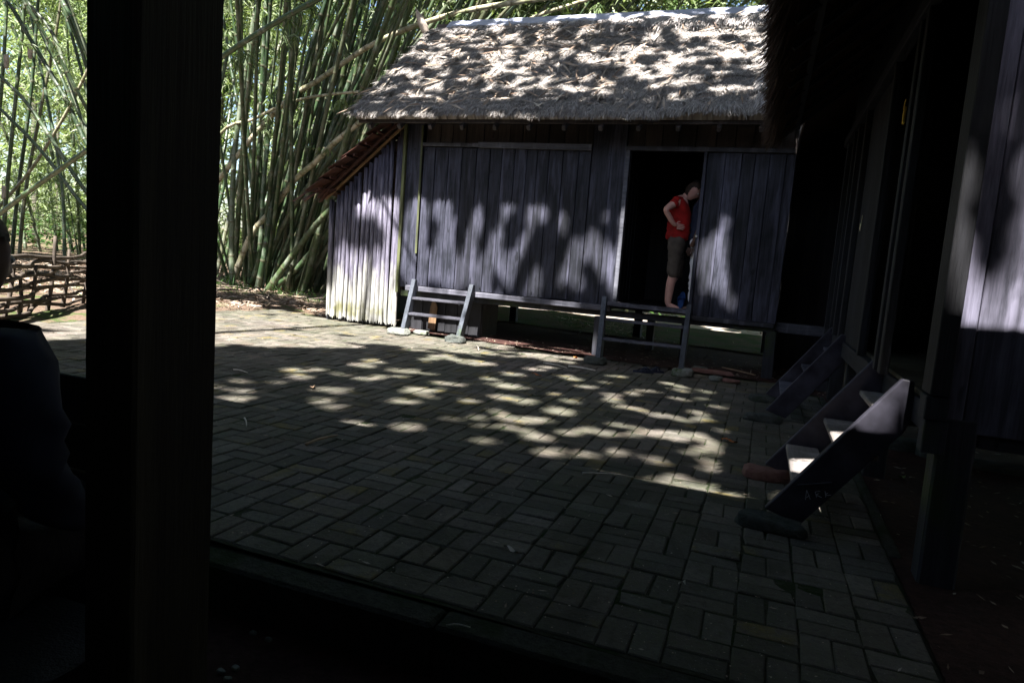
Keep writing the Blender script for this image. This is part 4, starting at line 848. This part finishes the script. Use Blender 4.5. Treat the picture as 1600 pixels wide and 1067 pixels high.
n = 3400; g = np.random.default_rng(77); x = g.uniform(-6.5,.65,n); y = 2.1+6.4*g.uniform(0,1,n)**1.5; z = np.array([gz(a) for a in x])+.004; D = unit(np.stack([g.normal(size=n), g.normal(size=n), g.normal(0,.15,n)],1)); L = np.where(g.random(n)<.05, g.uniform(.02,.05,n), g.uniform(.003,.012,n))
V = blades(np.stack([x,y,z],1), D, L, np.minimum(L*.7,.008), np.stack([g.normal(0,.3,n), g.normal(0,.3,n), np.ones(n)],1), 0)
tag(link('grit', bulk('grit', V, 4, g.uniform(.3,1,n)), 'litter', None, 'stuff'), 'pale grit and crumbs scattered over the pavers', 'grit')
for k, (px, py) in enumerate(((345,1050),(368,1045),(395,990),(356,1062),(420,1000))):
    d = ray(px, py); p = Vector((0,0,H))+d*((-.18-H)/d.z); rock('pebble', p, .016,.012,.01, 'stone', None, 60+k, label='small pale pebble on the dark earth below the paving edge', cat='pebble', group='pebbles below the paving edge')
def stick(pa, pb, r, m, label, name='twig'):
    a, b = grd(*pa), grd(*pb); a.z += r+.003; b.z += r+.003; c = (a+b)/2 + Vector((random.uniform(-.01,.01), random.uniform(-.01,.01), .006))
    return tag(tubeobj(name, [a, c, b], lambda u: r*(1-.4*u), m, None, 6), label, name.replace('_',' '))
stick((365,579),(387,584),.007,'ground_stick','short pale stick on the sunny pavers close to the foreground post')
stick((382,655),(385,668),.006,'ground_stick','tiny pale stick pointing at the viewer on shaded pavers near the post')
stick((478,697),(527,683),.010,'ground_leaf','long brown split stem lying on the shaded pavers','stem')
stick((745,541),(748,548),.008,'ground_stick','short pale chip on the pavers in front of the left steps')
stick((849,568),(886,576),.007,'ground_stick','thin straight stick left of the doorway steps')
stick((888,574),(930,581),.012,'ground_stick','pale bent strip left of the doorway steps, nearest the foot stone','stem')
stick((697,979),(735,982),.003,'ground_stick','thin pale stick near the paving edge at the bottom')
stick((910,742),(990,748),.008,'ground_stick','wavy pale strip in a sun patch in the middle of the pavers','stem')
stick((560,545),(572,541),.006,'ground_stick','small pale stick in the sunny pavers before the pole wall')
stick((1128,576),(1180,588),.012,'ground_leaf','brown stem on the soil right of the doorway steps','stem')
def leaf_on(px, py, L, W, rz, m, label):
    p = grd(px, py); V = []; F = []; n = 7
    for i in range(n):
        t = i/(n-1); wv = W*math.sin(math.pi*min(.98, t*.9+.08))**.8/2; z = .006+.35*L*(t-.5)**2+.012*math.sin(t*5)
        V += [(L*(t-.5), -wv, z+.01*math.sin(t*9)+.25*wv), (L*(t-.5), 0, z), (L*(t-.5), wv, z+.3*wv)]
    F = [(3*i+k, 3*i+k+1, 3*i+k+4, 3*i+k+3) for i in range(n-1) for k in range(2)]
    o = link('fallen_leaf', pymesh('fallen_leaf', V, F, True), m, None, None, (p.x, p.y, p.z+.002)); o.rotation_euler = (0,0,rz); return tag(o, label, 'leaf')
leaf_on(488,607,.10,.05,2.2,'ground_leaf','brown curled leaf on the pavers left of centre')
leaf_on(798,862,.07,.02,.1,'ground_stick','pale curled leaf on the shaded pavers at the bottom centre')
leaf_on(1065,914,.035,.012,2.5,'ground_stick','tiny pale leaf on the dark pavers at lower right')
leaf_on(1140,691,.12,.04,.2,'orange_leaf','orange brown leaf at the edge of the sun patches before the chalk marked steps')
leaf_on(899,560,.08,.05,1.4,'orange_leaf','upright orange leaf beside the left foot stone of the doorway steps')
leaf_on(838,587,.12,.03,.1,'orange_leaf','thin orange leaf on the pavers left of the doorway steps')
leaf_on(1099,578,.04,.04,.1,'green_leaf','small yellow leaf right of the sunlit foot stone')
leaf_on(1409,748,.05,.035,1.9,'green_leaf','yellow green leaf on the dark soil below the right hut')
leaf_on(1138,690,.05,.02,1.0,'ground_leaf','small brown leaf bit touching the orange brown leaf')
# sandals
def sandal(px, py, rz, label, m='dark_rubber'):
    p = grd(px, py); t = empty('sandal', (p.x, p.y, p.z), label, 'sandal', None); t.rotation_euler = (0,0,rz); L = .25; V = []; n = 22
    for k in range(n):
        q = 2*math.pi*k/n; V.append((L/2*math.cos(q), (.045+.008*math.cos(q))*math.sin(q)))
    vv = [(a,b,.0) for a,b in V]+[(a,b,.022) for a,b in V]; F = [tuple(range(n))[::-1], tuple(range(n,2*n))]+[(i,(i+1)%n,n+(i+1)%n,n+i) for i in range(n)]
    o = link('sole', pymesh('sole', vv, F), m, None); o.parent = t
    for s in (-1,1):
        VV, FF, A = tube([(.075,0,.022),(.04,s*.03,.06),(-.02,s*.046,.025)], .008, 6); o = link('strap', pymesh('strap', VV, FF, True), m, None); o.parent = t
    VV, FF, A = tube([(.03,-.043,.02),(.025,0,.065),(.03,.043,.02)], .012, 6); o = link('strap', pymesh('strap', VV, FF, True), m, None); o.parent = t
    return t
sandal(1005,582,.35,'left one of the dark blue sandals on the pavers below the doorway'); sandal(1021,581,.15,'right one of the dark blue sandals on the pavers below the doorway')

# ================================================================ STICK FENCE at the far left
fe = empty('stick_fence', (-8.9, 6.2, .1), 'low fence of woven branches and stakes at the far left', 'fence')
FA, FB = grd(-40,512), grd(165,470); random.seed(3)
def fp(t, z): p = FA.lerp(FB, t); return Vector((p.x, p.y, gz(max(p.x,-12))+z))
for k in range(11):
    z = .10+.058*k+random.uniform(-.02,.02); a, b = random.uniform(-.2,.1), random.uniform(.75,1.1); sg = random.choice((-1,1))
    P = [fp(a+(b-a)*i/6, z+random.uniform(-.045,.045))+Vector((.045*sg*(-1)**i, .03*sg*(-1)**i, 0)) for i in range(7)]
    tubeobj('branch', P, lambda u: .028*(1-.35*u), 'branch', fe, 7, 0, .1)
for t, tz, dz in ((.20,.72,.1),(.30,.5,-.25),(.36,.6,0),(.50,.95,.02),(.62,.78,.0),(.80,.72,.05),(.95,.7,0)):
    tubeobj('stake', [fp(t,-.05)-Vector((.0,.08,0)), fp(t+dz*.1,tz*.5), fp(t+dz*.2,tz)+Vector((0,.03,0))], lambda u: .03*(1-.4*u), 'branch', fe, 7, 0, .1)
for k in range(34):
    x = random.uniform(-13,-7.9); y = random.uniform(6,10.5) if k < 20 else random.uniform(10.2,12); a = random.uniform(0,3.1); L = random.uniform(.3,.9); z = gh(x,y)+.06
    tag(tubeobj('fallen_branch', [(x,y,z),(x+L/2*math.cos(a),y+L/2*math.sin(a),z+random.uniform(.0,.12)),(x+L*math.cos(a),y+L*math.sin(a),z)], lambda u: .016, 'branch', None, 5, 0, .1), 'dry fallen branch lying in the leaf litter near the grove and fence', 'branch', 'fallen branches in the leaf litter')

# ================================================================ PEOPLE
def skinmesh(nodes, edges, root, sub=2):
    names = list(nodes); me = bpy.data.meshes.new('tmp'); me.from_pydata([nodes[k][:3] for k in names], [(names.index(a), names.index(b)) for a, b in edges], [])
    o = bpy.data.objects.new('tmp', me); COL.objects.link(o); md = o.modifiers.new('s', 'SKIN'); md.use_smooth_shade = True
    for i, k in enumerate(names): r = nodes[k][3:]; me.skin_vertices[0].data[i].radius = (r[0], r[-1])
    me.skin_vertices[0].data[names.index(root)].use_root = True
    sb = o.modifiers.new('u', 'SUBSURF'); sb.levels = sub; sb.render_levels = sub
    dg = bpy.context.evaluated_depsgraph_get(); dg.update(); m2 = bpy.data.meshes.new_from_object(o.evaluated_get(dg)); bpy.data.objects.remove(o); bpy.data.meshes.remove(me)
    V = [v.co.copy() for v in m2.vertices]; F = [tuple(p.vertices) for p in m2.polygons]; bpy.data.meshes.remove(m2); return V, F
def headmesh(c, R):
    bm = bmesh.new(); bmesh.ops.create_icosphere(bm, subdivisions=4, radius=1); V = []
    for v in bm.verts:
        x, y, z = v.co; jaw = 1-.28*max(0,-z)**1.2; X = x*.092*(1 if x < 0 else .98)*jaw+.012*max(0,-z)*(x > 0); Y = y*.075*jaw; Z = z*.118
        if x > 0:
            d = math.exp(-(y/.16)**2-((z+.12)/.20)**2); X += .022*d*x                       # nose
            for s in (-1,1): X -= .010*math.exp(-((y-s*.38)/.16)**2-((z-.10)/.13)**2)        # sockets
            X += .006*math.exp(-(y/.5)**2-((z-.28)/.1)**2) + .006*math.exp(-(y/.25)**2-((z+.50)/.07)**2) - .004*math.exp(-(y/.3)**2-((z+.58)/.03)**2) + .010*math.exp(-(y/.3)**2-((z+.85)/.18)**2)
        for s in (-1,1): Y += s*.022*math.exp(-((y-s)/.35)**2-((x+.05)/.20)**2-((z+.05)/.26)**2)  # ears
        V.append(c + R @ Vector((X, Y, Z)))
    F = [tuple(q.index for q in f.verts) for f in bm.faces]; hv = [v.co.copy() for v in bm.verts]; bm.free(); return V, F, hv
def person(loc, rz, nd, ed, head, hp, label, shirt, short, hairm, mats, foot=True, hands=()):
    t = empty('person', loc, label, 'person', None); t.rotation_euler = (0,0,rz)
    V, F = skinmesh(nd, ed, 'pelvis')
    if foot:
        for v in V:                                  # keep the trunk inside the clothes
            if .80 < v.z < 1.36 and abs(v.y) < .155: v.x *= .74; v.y *= .80
    R = Matrix.Rotation(head[4] if len(head) > 4 else 0, 3, 'Z') @ Matrix.Rotation(head[3], 3, 'Y'); HV, HF, hv = headmesh(Vector(head[:3]), R)
    n0 = len(V); V += HV; F += [tuple(n0+i for i in f) for f in HF]
    for ch in hands:
        TV, TF, _ = tube(ch, lambda u: .0095*(1-.35*u), 7); n0 = len(V); V += TV; F += [tuple(n0+i for i in f) for f in TF]
    def add(nm, V, F, m): o = link(nm, pymesh(nm, V, F, True), m, None); o.parent = t; return o
    add('body', V, F, mats[0])
    for nm, (a, b, root), m in (('shirt', shirt, mats[1]), ('shorts' if mats[2] != 'white' and mats[2] != 'black_wood' else 'trousers', short, mats[2])):
        SV, SF = skinmesh(a, b, root); SV = [v + Vector(((.009*math.sin(v.z*60+v.y*30+3*math.sin(v.z*17))), .008*math.sin(v.z*47+v.x*40+2*math.sin(v.y*31)), 0)) for v in SV]; add(nm, SV, SF, m)
    keep = [i for i, v in enumerate(hv) if (v.z > .38 or (v.x < -.1 and v.z > -.75)) and not (v.x > .62 and v.z < .62)]; ks = set(keep)
    HVV = [Vector(head[:3]) + (HV[i]-Vector(head[:3]))*1.09 for i in range(len(hv))]; add('hair', HVV, [f for f in HF if all(i in ks for i in f)], hairm)
    for s in (-1,1):
        c = Vector(head[:3]) + R @ Vector((.079, s*.029, .012)); bm = bmesh.new(); bmesh.ops.create_uvsphere(bm, u_segments=8, v_segments=6, radius=.011); me = bpy.data.meshes.new('eye'); bm.to_mesh(me); bm.free()
        o = link('eye', me, 'eye', None, None, c); o.parent = t
    return t
E1 = [('pelvis','belly'),('belly','chest'),('chest','uc'),('uc','neck'),('neck','hb'),('uc','sr'),('sr','er'),('er','wr'),('wr','hr'),('uc','sl'),('sl','el'),('el','wl'),('wl','hl'),
      ('pelvis','tr'),('tr','kr'),('kr','cr'),('cr','ar'),('ar','fr'),('pelvis','tl'),('tl','kl'),('kl','cl'),('cl','al'),('al','fl')]
def grow(nd, ks, d, over={}):
    o = {}
    for k in ks: q = nd[k]; o[k] = over.get(k, q[:3]+tuple(r+d for r in q[3:]))
    return o
# man in red, seen from his right side, left hand hidden, right hand on his hip
nd = {'pelvis':(0,0,.93,.095,.115),'belly':(.005,0,1.07,.11,.13),'chest':(0,0,1.24,.115,.145),'uc':(-.005,0,1.38,.085,.11),'neck':(.045,0,1.465,.055),'hb':(.085,0,1.50,.055),
  'sr':(-.02,-.17,1.39,.058),'er':(-.15,-.27,1.275,.042),'wr':(-.05,-.205,1.12,.030),'hr':(-.005,-.17,1.085,.034,.02),'sl':(-.02,.17,1.39,.058),'el':(-.17,.28,1.26,.042),'wl':(-.06,.205,1.11,.030),'hl':(-.01,.17,1.08,.034,.02),
  'tr':(0,-.095,.82,.078),'kr':(.01,-.10,.48,.062),'cr':(-.015,-.10,.33,.062),'ar':(-.02,-.10,.075,.042),'fr':(.13,-.11,.025,.036,.024),'tl':(0,.095,.82,.078),'kl':(.03,.10,.48,.055),'cl':(-.05,.10,.33,.055),'al':(-.06,.10,.075,.036),'fl':(.09,.11,.025,.036,.024)}
sh = grow(nd, ['pelvis','belly','chest','uc','sr','sl'], .018); sh['pelvis'] = (0,0,.90,.135,.15); sh['chest'] = (0,0,1.24,.14,.165); sh['belly'] = (.005,0,1.07,.138,.155); sh['pelvis'] = (0,0,.885,.15,.165); sh['hem'] = (.002,0,.98,.15,.165); sh['cr2'] = (-.085,-.225,1.335,.062); sh['cl2'] = (-.09,.23,1.335,.062); sh['col'] = (.03,0,1.435,.062)
shr = (sh, [('pelvis','hem'),('hem','belly'),('belly','chest'),('chest','uc'),('uc','col'),('uc','sr'),('sr','cr2'),('uc','sl'),('sl','cl2')], 'pelvis')
st_ = {'waist':(.004,0,1.02,.125,.14),'pelvis':(0,0,.90,.135,.15),'tr':(0,-.09,.80,.10),'kr':(.012,-.10,.56,.088),'er':(.01,-.10,.40,.092),'tl':(0,.09,.80,.10),'kl':(.03,.10,.56,.088),'el':(.015,.10,.40,.092)}
sts = (st_, [('pelvis','waist'),('pelvis','tr'),('tr','kr'),('kr','er'),('pelvis','tl'),('tl','kl'),('kl','el')], 'pelvis')
def fingers(h, d, sp, dn):
    h, d, sp, dn = map(Vector, (h, d, sp, dn)); out = []
    for k, L in enumerate((.072,.08,.075,.058)):
        b = h + sp*((k-1.5)*.019); out.append([b-d*.02, b+d*L*.45+dn*.004, b+d*L*.75+dn*.014, b+d*L+dn*.03])
    b = h - sp*.034 - d*.02; out.append([b, b - sp*.022+d*.02, b - sp*.028+d*.045+dn*.012]); return out
fl = floor_z = .765
man = person((-1.145, 9.17, .715), 0, nd, E1, (.135,0,1.545,.62), None, 'man in red t-shirt and brown shorts standing barefoot in the doorway with bowed head', shr, sts, 'hair', ('skin','red','short'),
   hands=fingers((.02,-.168,1.08),(1,.10,-.12),(.1,.05,-1),(0,.6,0)) + fingers((.02,.168,1.08),(1,-.10,-.12),(.1,-.05,-1),(0,-.6,0)) + [[(.13,-.135+.02*k,.022),(.185-.006*k,-.137+.02*k,.014)] for k in range(5)] + [[(.09,.085+.02*k,.022),(.145-.006*(4-k),.083+.02*k,.014)] for k in range(5)])
# second person mostly behind the right jamb
nd2 = {k: tuple(v) for k, v in nd.items()}; nd2.update({'er':(-.02,-.21,1.12,.042),'wr':(.05,-.20,.90,.030),'hr':(.08,-.19,.83,.034,.02),'el':(-.02,.21,1.12,.042),'wl':(.05,.20,.90,.030),'hl':(.08,.19,.83,.034,.02),'kl':(.01,.10,.48,.055),'cl':(-.015,.10,.33,.055),'al':(-.02,.10,.075,.036),'fl':(.13,.11,.025,.036,.024)})
sh2 = dict(sh); sh2['cr2'] = (-.02,-.20,1.22,.062); sh2['cl2'] = (-.02,.20,1.22,.062); tr2 = {'waist':(.004,0,1.02,.125,.14),'pelvis':(0,0,.90,.13,.14),'tr':(0,-.09,.80,.095),'kr':(.012,-.10,.48,.075),'er':(-.01,-.10,.10,.065),'tl':(0,.09,.80,.095),'kl':(.012,.10,.48,.075),'el':(-.01,.10,.10,.065)}
person((-.865, 9.24, .715), math.pi, nd2, E1, (.10,0,1.57,.1), None, 'person in navy top and white trousers, almost hidden behind the right door jamb', (sh2, shr[1], 'pelvis'), (tr2, sts[1], 'pelvis'), 'hairb', ('skin2','navy','white'),
   hands=fingers((.09,-.19,.80),(.25,0,-1),(1,0,.2),(0,.5,0)) + fingers((.09,.19,.80),(.25,0,-1),(1,0,.2),(0,-.5,0)))
s = sandal(1050,487,0,'blue slipper standing on its edge behind the bare foot in the doorway','blue'); s.location = (-1.03, 9.42, .84); s.rotation_euler = (0, math.radians(-75), math.radians(70))
# seated person at the left edge, back to the camera
ns = {'pelvis':(0,0,.12,.13,.15),'belly':(0,0,.27,.125,.14),'chest':(.02,0,.44,.13,.15),'uc':(.02,0,.57,.10,.12),'neck':(.035,0,.665,.058),'hb':(.04,0,.70,.06),'sr':(.02,-.18,.575,.066),'er':(.03,-.27,.30,.046),'wr':(.22,-.20,.17,.032),'hr':(.30,-.16,.17,.034,.022),
  'sl':(.02,.18,.575,.066),'el':(.03,.27,.30,.046),'wl':(.22,.20,.17,.032),'hl':(.30,.16,.17,.034,.022),'tr':(.08,-.11,.10,.09),'kr':(.44,-.13,.10,.062),'cr':(.43,-.13,-.05,.06),'ar':(.42,-.13,-.39,.038),'fr':(.55,-.14,-.45,.038,.026),'tl':(.08,.11,.10,.09),'kl':(.44,.13,.10,.062),'cl':(.43,.13,-.05,.06),'al':(.42,.13,-.39,.038),'fl':(.55,.14,-.45,.038,.026)}
_n = dict(ns)
for q in ('pelvis','belly','chest','uc','sr','er','sl','el','tr','kr','tl','kl'): _n[q] = ns[q][:3]+tuple(v*.8 for v in ns[q][3:])
s3 = grow(ns, ['pelvis','belly','chest','uc','sr','er','sl','el'], .02); s3['col'] = (.03,0,.64,.078); s3['uc'] = (.02,0,.575,.135,.15); s3['chest'] = (.02,0,.44,.155,.175); s3['sr'] = (.02,-.205,.575,.098); s3['sl'] = (.02,.205,.575,.098); s3['wr'] = (.20,-.205,.18,.042); s3['wl'] = (.20,.205,.18,.042)
t3 = grow(ns, ['pelvis','tr','kr','cr','ar','tl','kl','cl','al'], .016)
SX, SY, SZ = -1.70, .98, .33
person((SX, SY, SZ), math.pi/2, _n, E1, (.055,0,.79,.12), None, 'person in dark clothes sitting at the left edge, seen from behind', (s3, [('pelvis','belly'),('belly','chest'),('chest','uc'),('uc','col'),('uc','sr'),('sr','er'),('er','wr'),('uc','sl'),('sl','el'),('el','wl')], 'pelvis'),
   (t3, [('pelvis','tr'),('tr','kr'),('kr','cr'),('cr','ar'),('pelvis','tl'),('tl','kl'),('kl','cl'),('cl','al')], 'pelvis'), 'hairb', ('skin2','navy','black_wood'), foot=False, hands=fingers((.34,-.15,.17),(1,.1,-.1),(0,1,0),(0,0,-.6)) + fingers((.34,.15,.17),(1,-.1,-.1),(0,-1,0),(0,0,-.6)))
bn = empty('bench', (SX-.3, SY, -.19), 'low dark wooden bench under the seated person at the left edge', 'bench')
box('seat', SX-1.6, SX+.45, SY-.20, SY+.16, .27, .31, 'black_wood', bn)
for a in (-1.5, .3):
    for b in (-.16, .10): box('leg', SX+a, SX+a+.05, SY+b, SY+b+.04, -.19, .268, 'black_wood', bn)
